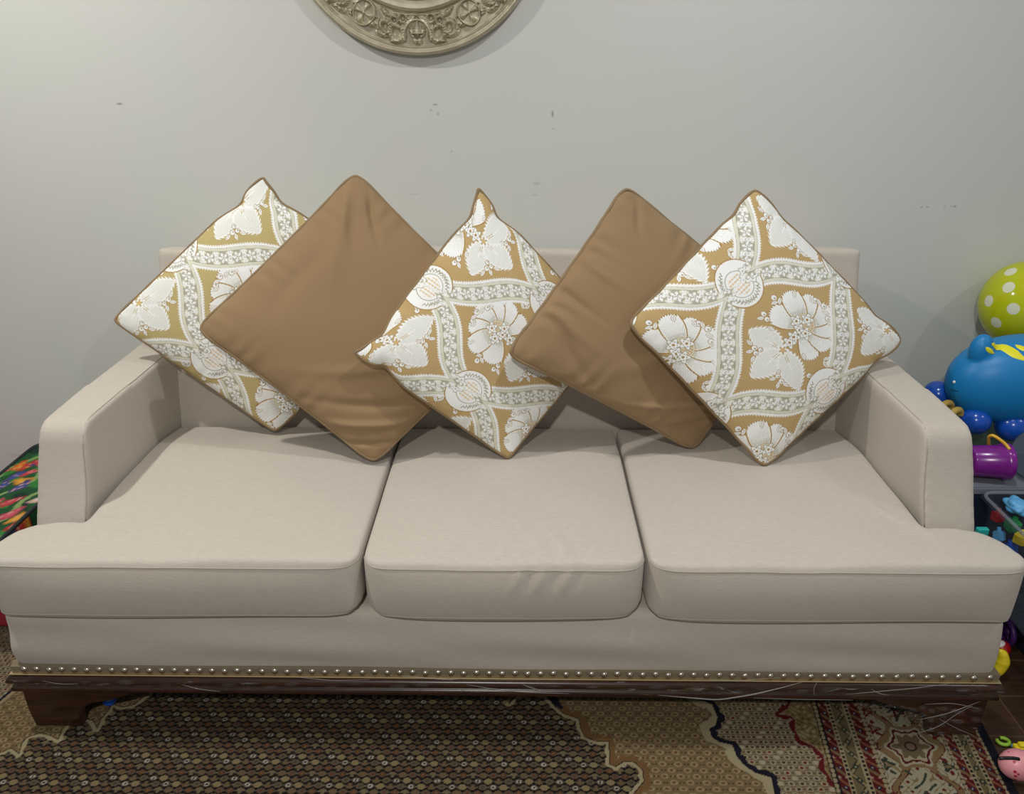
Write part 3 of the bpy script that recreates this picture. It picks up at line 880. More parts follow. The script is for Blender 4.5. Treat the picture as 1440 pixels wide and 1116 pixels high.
def damask(qx, qy, ground=(190, 162, 113)):
    """rgb of the ogee jacquard at weave coordinates (one unit = 1.75 mm); origin in the middle of a cell"""
    shp = qx.shape; x = qx.ravel(); y = qy.ravel(); n = x.size
    det = AV[0]*BV[1]-AV[1]*BV[0]
    s = (x*BV[1]-y*BV[0])/det; t = (y*AV[0]-x*AV[1])/det
    for _ in range(1):
        w_s = -0.045*np.sin(2*math.pi*s); w_t = -0.045*np.sin(2*math.pi*t)
    s1 = s-w_t; t1 = t-w_s
    ci = np.round(s1); cj = np.round(t1)
    ds = (0.5-np.abs(s1-ci))*143; dt = (0.5-np.abs(t1-cj))*166
    d = np.minimum(ds, dt)
    lx = x-(ci*AV[0]+cj*BV[0]); ly = y-(ci*AV[1]+cj*BV[1])       # position inside the cell
    along = np.where(ds < dt, ly, lx)
    gold = srgb(ground); white = srgb((243, 243, 240)); grey = srgb((180, 177, 160)); cream = srgb((226, 224, 205)); dgold = srgb((166, 134, 80)); lgrey = srgb((222, 222, 212)); gg = srgb((158, 153, 132))
    C = np.tile(gold, (n, 1))
    hn = ((np.sin(x*12.98+y*78.2)*43758.5) % 1.0)
    C *= (0.95+0.1*hn)[:, None]
    def put(m, c): C[m] = c
    # ---------- flower: eight serrated petals
    fx, fy = lx-22, ly-20
    r = np.hypot(fx, fy); th = np.degrees(np.arctan2(fy, fx))
    def petal(a0, half, L, wout):
        dth = (th-a0+180) % 360-180
        xx = r*np.cos(np.radians(dth)); yy = r*np.sin(np.radians(dth))
        prof = wout*np.sin(np.clip((xx-4)/(L-4), 0, 1)**0.75*math.pi*0.60+0.22)
        tipr = np.hypot(np.maximum(xx-(L-wout*0.75), 0)/(wout*0.75), yy/np.maximum(wout, 1e-3))
        ser = 0.10*np.sin(yy*1.9)
        ins = (xx > 6) & (np.abs(yy) < prof) & ((xx < L-wout*0.75) | (tipr < 1.0+ser))
        edge = ins & ((np.abs(yy) > prof-0.9))
        put((xx > 6) & (np.abs(yy) < prof+1.6) & ((xx < L-wout*.75) | (tipr < 1.10)), dgold*1.05)
        put(ins, white)
        streak = ins & (np.sin(dth*1.55) > 0.45-0.9*ss(L*0.8, L*0.3, xx)) & (xx < L*(0.62+0.2*np.sin(dth*3.1)))
        put(streak, lgrey*0.9)
        put(ins & (xx < L*0.42) & (np.sin(dth*1.55) > -0.1), grey*1.05)
        put(edge, srgb((248, 244, 232)))
    for a0, L, wo in [(-78, 49, 13.5), (163, 47, 15.5), (-40, 47, 13.5), (-8, 43, 11.5), (33, 47, 14), (72, 44, 11), (112, 48, 14.5)]:
        petal(a0, 18, L, wo)
    put(r < 15.5, gold*1.08); put((r < 14.6) & (r > 13.2), cream); put((r < 12.4) & (np.sin(th*0.35) > -0.3), cream)
    put((r < 12) & (np.sin(fx*1.9)*np.sin(fy*1.9) > 0.35), srgb((204, 160, 112)))
    def tiny(cx, cy, R, k=5):
        ex, ey = lx-cx, ly-cy; rr = np.hypot(ex, ey); aa = np.arctan2(ey, ex)
        put(rr < R*(0.95+0.22*np.cos(k*aa)), gg); put(rr < R*(0.80+0.26*np.cos(k*aa)), white); put((rr < R*.62) & (rr > R*.45) & (np.cos(k*aa) > .3), grey); put(rr < R*0.22, dgold)
    for c_ in [(12, 24), (27, 27), (16, 12), (24, 8), (8, 2), (2, -6)]: tiny(c_[0], c_[1], 8.2)
    # ---------- three serrated leaves
    ox, oy = -7, -17
    for (a0, L, wd) in [(150, 51, 19), (-136, 57, 18.5), (-66, 60, 18)]:
        ca, sa = math.cos(math.radians(a0)), math.sin(math.radians(a0))
        xx = (lx-ox)*ca+(ly-oy)*sa; yy = -(lx-ox)*sa+(ly-oy)*ca
        tt = np.clip(xx/L, 0, 1)
        prof = wd*np.sin(tt**0.85*math.pi)**0.75
        saw = 4.6*(1-((xx/4.8) % 1.0))-1.2
        ins = (xx > 0) & (xx < L) & (np.abs(yy) < prof-1.3+saw)
        put(ins, white)
        put(ins & (np.abs(yy) < prof-3.4) & (np.sin(xx*2.2)*np.sin(yy*2.2) > -0.1), lgrey)
        put(ins & (np.abs(yy) < 0.5) & (tt < .5), srgb((250, 250, 248)))
        put(ins & (np.abs(np.abs(yy)-1.2) < .45) & (tt < .3), gold)
    rr = np.hypot(lx-ox, ly-oy); aa = np.arctan2(ly-oy, lx-ox)
    put(rr < 8*(0.85+0.25*np.cos(5*aa)), white); put(rr < 5.2*(0.8+0.35*np.cos(5*aa+1)), gold); put(rr < 2.6, srgb((214, 180, 124)))
    # ---------- buds and berries
    def bud(cx, cy, ang, R=3.0, kind=0):
        ex, ey = lx-cx, ly-cy; ca, sa = math.cos(ang), math.sin(ang); u_ = ex*ca+ey*sa; v_ = -ex*sa+ey*ca
        if kind == 0:
            rr = np.hypot(ex, ey); put(rr < R+0.8, dgold); put(rr < R, white); put((np.hypot(ex-.8, ey+.8) < R*.42), grey)
        else:
            tt = np.clip((u_+R*1.7)/(R*3.4), 0, 1); pr_ = R*0.75*np.sin(tt*math.pi); put((np.abs(u_) < R*1.7) & (np.abs(v_) < pr_+.6), dgold); put((np.abs(u_) < R*1.7) & (np.abs(v_) < pr_), white); put((np.abs(u_) < R) & (np.abs(v_) < .4), grey)
    for cx, cy, an, R, kd in [(-16, 54, 0, 3.6, 0), (-16, 47, .4, 3, 1), (-9, 50, 1.4, 3, 1), (41, 55, 0, 3.6, 0), (52, 48, 0, 3.6, 0), (46, 53, 1.9, 3, 1), (36, 55, -1.2, 3, 1), (54, 39, -.3, 3, 1), (56, 31, 0, 3.4, 0), (58, 24, -.7, 3, 1),
                              (12, 61, 1.7, 3, 1), (-31, 31, 0, 3.4, 0), (-35, 25, .2, 3, 1), (-27, 24, 0, 3.2, 0), (61, 3, -.4, 3, 1), (54, -25, .3, 3, 1), (52, -32, -1.2, 3, 1), (57, -31, 0, 3.2, 0), (30, -50, 0, 3.2, 0), (34, -57, -1.7, 3, 1), (36, -50, 0, 3, 0),
                              (-50, -9, -.8, 3, 1), (-44, -16, 0, 3.4, 0), (-50, -21, .3, 3, 1), (-42, -23, 0, 3, 0), (-46, -31, 1.2, 3, 1), (-36, -18, 0, 2.6, 0),
                              (-19, -57, .3, 3, 1), (-13, -53, 0, 3, 0), (-8, -60, 0, 3.4, 0), (-12, -66, 1.4, 3, 1), (-2, -64, -.6, 3, 1), (-12, -47, 1.2, 2.6, 1), (22, -24, 1.9, 3.2, 1), (-22, 12, -.4, 3, 1)]:
        bud(cx, cy, an, R, kd)
    # ---------- frame of the cell: saw-toothed white border, cream cord
    saw = 2.2*((along/3.6) % 1.0)
    put(d < 15.2+saw, white); put(d < 12.6, cream); put((d < 12.8) & (d > 12.2), grey); put((d < 10.6) & (d > 10.0), srgb((206, 205, 185)))
    band = d < 8.8
    put(band, grey); put((d < 8.8) & (d > 7.9), gg)
    # ---------- flowers along the trellis band
    for (dist, ph, coord) in ((ds, 0, ly), (dt, 1, lx)):
        sgn = np.where((s1-ci if ph == 0 else t1-cj) > 0, 1, -1)
        across = np.where(dist < 9, dist, 99)*sgn
        per = 20.0
        al_ = coord-(0.0)
        k = np.round(al_/per); a_ = al_-k*per
        own = band & (dist < 9) & ((dist == d) | True)
        # big five-petal flower on the middle of the band (drawn from both cells)
        rr = np.hypot(a_, across); an = np.arctan2(across, a_)
        m = own & (rr < 6.4*(0.82+0.24*np.cos(5*np.abs(an)))); put(m, white)
        put(own & (rr < 3.4) & (rr > 2.2) & (np.cos(5*np.abs(an)+math.pi) > -.2), gg); put(own & (rr < 1.3), grey)
        k2 = np.round(al_/per-0.5)+0.5; a2 = al_-k2*per
        rr = np.hypot(a2/0.72, across/1.05)
        put(own & (rr < 5.4) & (rr > 2.6) & (a2*sgn > -2.2), white)
        put(own & (rr < 1.7), white)
        put(own & (np.hypot(np.abs(a_)-6.6, np.abs(across)-6.2) < 2.0), cream)
        put(own & (np.hypot(np.abs(a2)-1.5, np.abs(across)-7.0) < 1.5), white)
    # ---------- pomegranates on every second crossing
    for (pi, pj) in ((-.5, .5), (.5, -.5)):
        cx = pi*AV[0]+pj*BV[0]; cy = pi*AV[1]+pj*BV[1]
        ex, ey = lx-cx, ly-cy
        rr = np.hypot(ex, ey*0.92); an = np.degrees(np.arctan2(ey, ex))
        R = 29.5
        put(rr < R+1.4, dgold*1.08); put(rr < R, white)
        put((rr < R-2.2) & (rr > R-9) & (np.abs(rr-(R-6)-1.2*np.sin(an*.55)) < 0.8) & ((an < 10) | (an > 150)), gg)
        m = (rr < R-3) & (rr > R-9.5) & ((an < 0) | (an > 165)) & (np.sin(an*0.62+rr*.8) > .55); put(m, grey)
        r2 = np.hypot(ex+0, ey+1)
        put((r2 < 18.6) & (r2 > 17.4), grey); put((r2 < 15.5), white)
        m = (r2 < 14) & (np.sin(ex*.95)*np.sin(ey*.95) > 0.28); put(m, srgb((224, 198, 162)))
        m = (r2 < 14) & (np.sin(ex*.95+1.6)*np.sin(ey*.95+1.6) > 0.6); put(m, srgb((232, 214, 188)))
        gx_, gy_ = ex-13, ey-14; r3 = np.hypot(gx_, gy_); a3 = np.arctan2(gy_, gx_)
        put(r3 < 12.8*(0.92+0.12*np.cos(7*a3)), gg); put(r3 < 12*(0.90+0.12*np.cos(7*a3)), white); put((r3 < 8.5) & (r3 > 6.8) & (np.cos(7*a3) > .1), grey); put((r3 < 4.6) & (r3 > 3.4), grey)
    return C.reshape(shp+(3,))


# ------------------------------------------------------------------ throw pillows
def pillow(corners, normal, mat, label, thick=0.062, k=0.04, nexp=4, phase=None, rot=0, wv=(1, 1, 1), ears=None, ground=(190, 162, 113), n=150, fold=0.0, seed=0, piping=True, folds=(), group=None, press=()):
    Lc, Tc, Rc, Bc = [np.array(c, float) for c in corners]
    ctr = (Lc+Tc+Rc+Bc)/4
    e = empty('throw_pillow', tuple((Bc+np.array([0, 0, -0.005]))), label, 'pillow', group)
    kk = k if isinstance(k, tuple) else (k, k, k, k)      # inset of the LT, TR, RB, BL edges
    def pos(U, V, h):
        ku = np.where(U > 0, kk[1], kk[3]); kv = np.where(V > 0, kk[0], kk[2])
        a = 1-ku*(1-np.abs(V)**nexp); b_ = 1-kv*(1-np.abs(U)**nexp)
        X = U*a*1.035; Y = V*b_*1.035
        for (cu, cv), am in (ears or {}).items():      # narrow neck below a corner tip
            s_ = cu*X+cv*Y; p_ = cu*X-cv*Y
            p_ = p_*(1-am*np.exp(-((s_-1.62)/.13)**2)); X = (s_+p_)/2*cu; Y = (s_-p_)/2*cv
        s = np.abs(X)+np.abs(Y); lim = 1.80
        ex = np.maximum(s-lim, 0); new = lim+0.22*np.tanh(ex/0.22*0.95)
        f = np.where(s > lim, new/np.maximum(s, 1e-6), 1)
        X, Y = X*f, Y*f
        X = X+0.010*np.sin(Y*5+seed)*(1-X**2)*0; 
        w00 = (1-X)*(1-Y)/4; w10 = (1+X)*(1-Y)/4; w01 = (1-X)*(1+Y)/4; w11 = (1+X)*(1+Y)/4
        P = w00[..., None]*Bc+w10[..., None]*Rc+w01[..., None]*Lc+w11[..., None]*Tc
        return P+np.asarray(normal)*h[..., None]
    lim_g = None
    if press:      # how far this pillow can swell before it meets the one leaning on it
        gg_ = np.linspace(-1, 1, 90); UU, VV = np.meshgrid(gg_, gg_, indexing='ij')
        M0 = pos(UU, VV, np.full(UU.shape, -0.10)); lim_g = np.full(UU.shape, 0.20); nd = Vector(normal)
        for a_ in range(90):
            for b_ in range(90):
                for tree in press:
                    h_ = tree.ray_cast(Vector(M0[a_, b_]), nd, 0.35)
                    if h_[0] is not None: lim_g[a_, b_] = min(lim_g[a_, b_], h_[3]-0.10-0.0035)
        for _ in range(2):
            q_ = lim_g.copy(); q_[1:-1, 1:-1] = np.minimum(lim_g[1:-1, 1:-1], (lim_g[:-2, 1:-1]+lim_g[2:, 1:-1]+lim_g[1:-1, :-2]+lim_g[1:-1, 2:])/4+.0); lim_g = q_
    def limit(U, V):
        fu = np.clip((U+1)/2*89, 0, 88.999); fv = np.clip((V+1)/2*89, 0, 88.999); iu = fu.astype(int); iv = fv.astype(int); du = fu-iu; dv = fv-iv
        return (lim_g[iu, iv]*(1-du)*(1-dv)+lim_g[iu+1, iv]*du*(1-dv)+lim_g[iu, iv+1]*(1-du)*dv+lim_g[iu+1, iv+1]*du*dv)
    def height(U, V, sgn):
        base = np.clip((1-np.abs(U)**2.3)*(1-np.abs(V)**2.3), 0, 1)**0.58
        h = thick*base
        if sgn > 0:
            env = np.clip(base*3, 0, 1)
            h = h+0.0014*np.sin(U*7+seed)*np.sin(V*6+seed*2)*env
            # seam puckers
            for q, p_ in ((U, V), (V, U)):
                dd = 1-np.abs(q)
                h = h+fold*np.sin(p_*31+seed+np.sin(p_*9+seed)*2)*np.exp(-dd/0.13)*np.clip(dd*14, 0, 1)*(1-p_**4)
            for (cu, cv, ang, amp, width, length) in folds:      # individual creases: centre, direction, depth
                ca, sa = math.cos(ang), math.sin(ang)
                t_ = (U-cu)*ca+(V-cv)*sa; q_ = -(U-cu)*sa+(V-cv)*ca+0.25*((U-cu)*ca+(V-cv)*sa)**2
                h = h+1.5*amp*np.exp(-(q_/width)**2)*np.exp(-(t_/length)**2)*env
        if lim_g is not None:
            L__ = limit(U, V)
            if sgn > 0: h = np.minimum(h, L__)
            else: h = np.maximum(h, -L__+0.004)
        return h*sgn
    g1 = np.linspace(-1, 1, n); U, V_ = np.meshgrid(g1, g1, indexing='ij')
    P1 = pos(U, V_, height(U, V_, 1))
    g2 = np.linspace(-1, 1, 70); U2, V2 = np.meshgrid(g2, g2, indexing='ij')
    P2 = pos(U2, V2, height(U2, V2, -1))
    V = np.vstack([P1.reshape(-1, 3), P2.reshape(-1, 3)])
    ub, vb = np.meshgrid(np.linspace(-1, 1, 90), np.linspace(-1, 1, 90), indexing='ij')
    P2c = np.vstack([pos(ub, vb, height(ub, vb, 1)).reshape(-1, 3), pos(ub, vb, height(ub, vb, -1)).reshape(-1, 3)])
    Qc = np.vstack([grid_q(90, 90), grid_q(90, 90, 8100, flip=True)])
    Q = np.vstack([grid_q(n, n), grid_q(70, 70, n*n, flip=True)])
    col = None
    if phase is not None:
        def pc(U, V_):
            x = (U-V_)/2*wv[0]-phase[0]; y = (U+V_)/2*wv[1]-phase[1]
            x = x/wv[2]; a_ = math.radians(rot)
            return damask(x*math.cos(a_)+y*math.sin(a_), -x*math.sin(a_)+y*math.cos(a_), ground)
        col = np.vstack([pc(U, V_).reshape(-1, 3), pc(U2, V2).reshape(-1, 3)])
    cover = np_mesh('cover', V, Q, mat, e, color=col)
    # corded edge
    t = np.linspace(-1, 1, 90)[:-1]
    uu = np.concatenate([t, np.ones_like(t), -t, -np.ones_like(t)]); vv = np.concatenate([-np.ones_like(t), t, np.ones_like(t), -t])
    hr = 0.0015*np.sin(uu*23+vv*19+seed)
    if lim_g is not None: hr = np.minimum(hr, limit(uu, vv)-.004)
    R = pos(uu, vv, hr)
    R = smooth_path(R, 2, closed=True)
    tube('piping', R, 0.0042, M_PIPE, e, closed=True, ns=8)
    adopt(e)
    tree = BVHTree.FromPolygons([Vector(p) for p in V[:, :]] if len(V) < 60000 else [Vector(p) for p in P2c], [tuple(int(k_) for k_ in q_) for q_ in (Q if len(V) < 60000 else Qc)])
    return e, tree


def plane_corners(px, lean, yaw, zb=0.523):
    L_, T_, R_, B_ = px
    b0 = atz(*B_, zb)
    l, w_ = math.radians(lean), math.radians(yaw)
    nv = np.array([math.cos(l)*math.sin(w_), -math.cos(l)*math.cos(w_), math.sin(l)])
    out = []
    for q in px:
        rr = ray(*q); out.append(CP+rr*(((b0-CP) @ nv)/(rr @ nv)))
    return out, nv


G1 = 'patterned pillows on the sofa'; G2 = 'plain brown pillows on the sofa'
PILLOWS = [
    dict(px=[(160, 450), (370, 248), (588, 420), (387, 606)], lean=14, yaw=6, kind='d', k=(.03, .09, .03, .03), nexp=9, rot=93, wv=(214, 179, 1.0), phase=(-56, 151), ground=(190, 173, 120), ears={(1, 1): .26},  # paler olive ground: overexposure at this end put into the weave colour
         label='white and gold damask pillow at the left end, behind the brown one'),
    dict(px=[(280, 462), (500, 245), (725, 465), (525, 648)], lean=22, yaw=13, kind='b', k=.035, nexp=3, label='plain caramel brown pillow standing left of the middle patterned pillow',
         folds=[(.80, .62, .9, -.006, .035, .22), (.62, .80, .7, .006, .05, .3), (-.72, -.72, 2.36, .007, .04, .5), (-.55, -.6, 2.36, -.005, .05, .5), (-.85, -.85, 2.36, -.006, .03, .4), (-.3, -.35, 2.5, .004, .06, .5), (.35, .65, .6, .004, .07, .4), (-.1, .7, .1, -.003, .08, .35)]),
    dict(px=[(497, 495), (672, 263), (862, 470), (715, 645)], lean=20, yaw=20, kind='d', k=(.12, .05, .05, .035), nexp=9, rot=91, wv=(182, 191, .92), phase=(16, -18), ears={(-1, 1): .32, (1, 1): .30},
         label='white and gold damask pillow in the middle of the sofa, between the two brown ones'),
    dict(px=[(716, 497), (880, 264), (1110, 445), (974, 630)], lean=19, yaw=22, kind='b', k=.035, nexp=3, fold=.0045, label='plain caramel brown pillow between the middle and right-hand patterned pillows',
         folds=[(-.72, -.5, 2.2, .007, .04, .35), (-.82, -.72, 2.36, -.006, .035, .4), (-.5, .8, 1.2, .006, .05, .25), (-.25, .85, 1.3, -.005, .04, .25), (.1, .85, 1.4, .005, .05, .22), (.85, .8, .4, -.005, .04, .2), (-.35, -.1, 2.6, .004, .09, .4), (-.75, .55, 1.0, -.006, .05, .3)]),
    dict(px=[(885, 455), (1062, 266), (1268, 478), (1075, 655)], lean=21, yaw=15, kind='d', k=.035, nexp=4, rot=0, wv=(191, 194, 1.03), phase=(11, -11), ears={(1, -1): .16, (1, 1): .10},
         label='white and gold damask pillow at the right end, in front of the brown one'),
]
trees = []
for i, p in reversed(list(enumerate(PILLOWS))):      # front-most pillow first: the ones behind give way to it
    cs, nv = plane_corners(p['px'], p['lean'], p['yaw'])
    if p['kind'] == 'd':
        e_, t_ = pillow(cs, nv, M_DAMASK, p['label'], k=p['k'], nexp=p['nexp'], phase=p['phase'], rot=p['rot'], wv=p['wv'], ground=p.get('ground', (190, 162, 113)), ears=p['ears'], n=470, fold=.0012, seed=i*1.7, group=G1, press=tuple(trees[-1:]))
    else:
        e_, t_ = pillow(cs, nv, M_BROWN, p['label'], k=p['k'], nexp=p['nexp'], n=220, fold=p.get('fold', .0025), seed=i*1.3, folds=p['folds'], group=G2, press=tuple(trees[-1:]))
    trees.append(t_)

# ------------------------------------------------------------------ wall medallion
MC = np.array([-0.281, WALL_Y, 1.815]); MR = 0.347


def medal_height(R, T):
    """relief height over the wall for polar coordinates (R in metres, T measured from straight down)"""
    h = np.full(R.shape, 0.016)
    rim = np.interp(R, [0, .05, .052, .10, .17, .200, .208, .214, .222, .232, .238, .243, .322, .325, .330, .338, .345, .347, .3471],
                    [.030, .028, .02, .018, .022, .030, .036, .028, .034, .037, .032, .018, .018, .024, .021, .030, .026, .012, .0])
    h = rim.copy()
    ringm = (R > .243) & (R < .322)
    per = math.radians(60)
    t = ((T/per+0.5) % 1.0-0.5)*per
    x = t*R; y = R-0.282                          # along and across the band
    ax = np.abs(x)
    add = np.zeros(R.shape)
    def ridge(d, w_, hh): return hh*np.clip(1-(d/w_)**2, 0, None)
    # central palmette with fanning lobes
    a = np.arctan2(ax, y+0.034); rr = np.hypot(x, y+0.034)
    lob = np.clip(np.cos(a*7), 0, 1)
    add = np.maximum(add, np.where(rr < 0.052*(0.8+.25*np.cos(a*7)), .012*(1-(rr/.066)**2)*(0.35+.65*lob), 0))
    add = np.maximum(add, ridge(np.hypot(x/1.0, (y-.006)/1.5), .011, .015))
    add = np.maximum(add, ridge(np.hypot(ax-.006, (y-.028)/1.4), .008, .012))
    add = np.maximum(add, ridge(np.abs(y-.010)+np.where(ax < .017, 0, 1), .003, .016))
    # arching straps either side
    d = np.abs(np.hypot((ax-.0)/1.0, (y-.022)/1.25)-.036); add = np.maximum(add, np.where(y < .030, ridge(d, .0045, .012), 0))
    # acanthus scroll curling outward with serrated lobes
    for (cx, cy, r0, a0, turn, w0) in [(.056, .008, .024, 0, 1.25, .010), (.088, .010, .018, 2.4, 1.2, .008), (.040, -.026, .014, 1.0, 1.0, .007), (.062, -.018, .012, 0.4, 1.1, .006)]:
        ex, ey = ax-cx, y-cy; rr = np.hypot(ex, ey); an = np.arctan2(ey, ex)
        sp = r0*(0.72+.28*np.sin(an-a0)); d = np.abs(rr-sp)
        add = np.maximum(add, ridge(d, w0, .012)*(0.55+.45*np.cos(an*9+a0)**2))
    d = np.hypot((ax-.100)/1.8, (y-.026)); add = np.maximum(add, ridge(d, .010, .010)*(0.6+.4*np.cos(ax*520)**2))
    d = np.hypot((ax-.052)/2.6, (y+.033)); add = np.maximum(add, ridge(d, .006, .009)*(0.5+.5*np.cos(ax*600+y*200)**2))
    # rosettes between the palmettes
    t2 = ((T/per) % 1.0-0.5)*per
    x2 = t2*R; y2 = y+0.003
    rr = np.hypot(x2, y2*0.92); an = np.arctan2(y2, x2)
    ro = np.where(rr < .029, .004+.010*np.clip(np.cos(an*4), 0, 1)**.6*np.sin(np.clip(rr/.026, 0, 1)*math.pi)**.7, 0)
    ro = np.maximum(ro, ridge(np.abs(rr-.0285), .0028, .011)); ro = np.maximum(ro, ridge(rr, .006, .012))
    near = rr < .0315
    add = np.where(near, ro, add)
    for (cx, cy, ang, L_, w_) in [(.030, -.030, -2.2, .030, .010), (.018, -.004, 1.9, .034, .009), (.075, -.022, -.5, .030, .010), (.112, .008, .35, .034, .010), (.108, -.008, -.35, .030, .009), (.046, .030, .25, .034, .009), (.080, .028, -.15, .030, .008)]:
        u_ = (ax-cx)*math.cos(ang)+(y-cy)*math.sin(ang); v_ = -(ax-cx)*math.sin(ang)+(y-cy)*math.cos(ang)
        t_ = np.clip(u_/L_, 0, 1); wd = w_*np.sin(t_**.7*math.pi)*(.75+.25*np.abs(np.cos(u_*420)))
        lf = np.where((u_ > 0) & (u_ < L_) & (np.abs(v_) < wd), .013*(1-(v_/(wd+1e-5))**2)*(.55+.45*np.abs(np.cos(np.abs(v_)*300+u_*260))), 0)
        add = np.where(near, add, np.maximum(add, lf))
    add = add*1.45
    h = np.where(ringm, h+add*np.clip((R-.243)/.004, 0, 1)*np.clip((.322-R)/.004, 0, 1), h)
    # fluting of the inner dish
    dm = (R > .06) & (R < .195)
    h = np.where(dm, h+.004*np.cos(T*24)**2*np.sin((R-.06)/.135*math.pi), h)
    return h


rs = np.concatenate([np.linspace(0.002, .2, 50), np.linspace(.2, .3471, 190)[1:]])
tt = np.linspace(0, 2*math.pi, 1400, endpoint=False)
TT, RR = np.meshgrid(tt, rs, indexing='ij')
hh = medal_height(RR, (TT+math.pi) % (2*math.pi)-math.pi)
V = np.stack([MC[0]+RR*np.sin(TT), MC[1]-0.004-hh*.95, MC[2]-RR*np.cos(TT)], -1).reshape(-1, 3)
o = np_mesh('wall_medallion', V, grid_q(len(tt), len(rs), wrap_u=True), M_MED)
tag(o, 'round carved champagne-silver medallion hanging on the grey wall', 'wall decoration')
lathe('back_plate', [(0.0, 0.0005), (.330, 0.0005), (.3465, .004), (.3465, .006)], M_MED, o, ns=96, mtx=Matrix.Translation(Vector(MC)) @ Matrix.Rotation(math.pi/2, 4, 'X'))

# ------------------------------------------------------------------ left of the sofa: floral bundle on a red floor cushion
o = soft('floor_cushion', rounded([(-1.86, 1.70), (-1.30, 1.70), (-1.30, 2.26), (-1.86, 2.26)], [.04]*4), 0.009, 0.165, plain('red_cotton', (0.36, 0.02, 0.035), 0.85), bevel=.04, voxel=.014, it=8)
tag(o, 'red floor cushion under the floral bundle, left of the sofa', 'cushion')


def floral_color(P):
    x, y = P[:, 0], P[:, 1]; n = len(x)
    C = np.tile(srgb((34, 92, 52)), (n, 1))
    a = np.sin(x*31+np.sin(y*17)*2)*np.sin(y*27+np.sin(x*23)*2)
    C[a > .25] = srgb((60, 140, 62)); C[a < -.5] = srgb((28, 58, 48))
    b_ = np.sin(x*47-y*19+1+np.sin(y*31))
    C[(b_ > .90)] = srgb((150, 180, 110))
    r2 = np.random.default_rng(3)
    pal = [(206, 74, 84), (224, 110, 44), (204, 60, 66), (226, 168, 60), (36, 84, 150), (232, 210, 205), (214, 90, 110)]
    for k in range(46):
        cx, cy = r2.uniform(-1.60, -1.30), r2.uniform(1.6, 2.26); R = r2.uniform(.024, .046); c = pal[k % 7]; ph = r2.uniform(0, 3.1)
        ex, ey = x-cx, y-cy; u_ = ex*math.cos(ph)+ey*math.sin(ph); v_ = (-ex*math.sin(ph)+ey*math.cos(ph))*1.7
        rr = np.hypot(u_, v_); an = np.arctan2(v_, u_); ed = R*(.85+.15*np.sin(an*3+k)+.06*np.sin(an*11))
        tn = np.clip(1-rr/ed, 0, 1)[:, None]
        m = rr < ed
        C[m] = (srgb(c)*(.55+.9*tn)+srgb((200, 70, 50))*.15*(1-tn))[m]
        m = (rr < ed*.75) & (np.sin(rr*260+np.cos(an*2+ph)*2.5) > .75); C[m] = srgb((226, 176, 160) if k % 3 else (226, 180, 80))
    return C*.72


root = empty('floral_bundle', (-1.45, 1.95, 0.17), 'floral printed fabric bundle with dark piping beside the left sofa arm', 'bundle')
def ffn(V):
    t = (V[:, 0]+1.45)/0.13
    V[:, 2] += -0.020*t*0 + 0.035*np.clip((V[:, 0]+1.58)/0.26, 0, 1)*ss(.2, .3, V[:, 2])
    return V
o = soft('cover', rounded([(-1.585, 1.60), (-1.325, 1.60), (-1.325, 2.25), (-1.585, 2.25)], [.03]*4), 0.168, 0.300, M_FLORAL, root, bevel=.022, voxel=.006, it=4, fn=ffn)
me = o.data; co = np.zeros(len(me.vertices)*3, dtype=np.float32); me.vertices.foreach_get('co', co); co = co.reshape(-1, 3).astype(float)
ca = me.color_attributes.new('pattern', 'FLOAT_COLOR', 'POINT'); c4 = np.ones((len(co), 4), dtype=np.float32); c4[:, :3] = floral_color(co); ca.data.foreach_set('color', c4.ravel())
pts = dense([(-1.578, 1.61, .297), (-1.332, 1.61, .332), (-1.332, 2.24, .332), (-1.578, 2.24, .297)], .012, closed=True)
P = smooth_path(snap(o, pts, .001), 4, closed=True)
tube('piping', P, .006, plain('dark_green_piping', (.012, .02, .022), .6), root, closed=True)
adopt(root)

# ------------------------------------------------------------------ right of the sofa: boxes and toys
def tub(name, x0, x1, y0, y1, z0, z1, taper, mat, th=.003, rim=.012, parent=None, wall_name='tub_wall'):
    """open tapered container with a rolled rim"""
    def ring(ins, z, r=.03, seg=5):
        poly = rounded([(x0+ins, y0+ins), (x1-ins, y0+ins), (x1-ins, y1-ins), (x0+ins, y1-ins)], [r]*4, seg); return [(a, b_, z) for a, b_ in poly]
    rings = [ring(taper, z0), ring(0, z1-.012), ring(-rim, z1-.012), ring(-rim, z1), ring(0, z1), ring(th, z1-.004), ring(taper+th, z0+th)]
    n = len(rings[0]); bm = bmesh.new(); vs = [[bm.verts.new(p) for p in r_] for r_ in rings]
    for a, b_ in zip(vs[:-1], vs[1:]):
        for i in range(n): bm.faces.new([a[i], a[(i+1) % n], b_[(i+1) % n], b_[i]])
    bm.faces.new(vs[0][::-1]); bm.faces.new(vs[-1])
    return bmobj(name, bm, mat, parent, smooth=False)


# navy box with a cloudy lid, at the wall end
root = empty('storage_box', (1.36, 2.0, 0), 'navy storage box with cloudy lid at the wall, purple bucket on it', 'box')
tub('box_body', 1.14, 1.68, 1.775, 2.25, 0.0095, 0.425, .03, M_NAVY, parent=root)
bm = prism_bm(rounded([(1.125, 1.76), (1.695, 1.76), (1.695, 2.265), (1.125, 2.265)], [.03]*4), .426, .448)
bmesh.ops.bevel(bm, geom=list(bm.edges), offset=.004, segments=2, affect='EDGES')
M_LID = plain('cloudy_grey_plastic', (.19, .21, .25), .3)
bmobj('lid', bm, M_LID, root, smooth=False)
adopt(root)
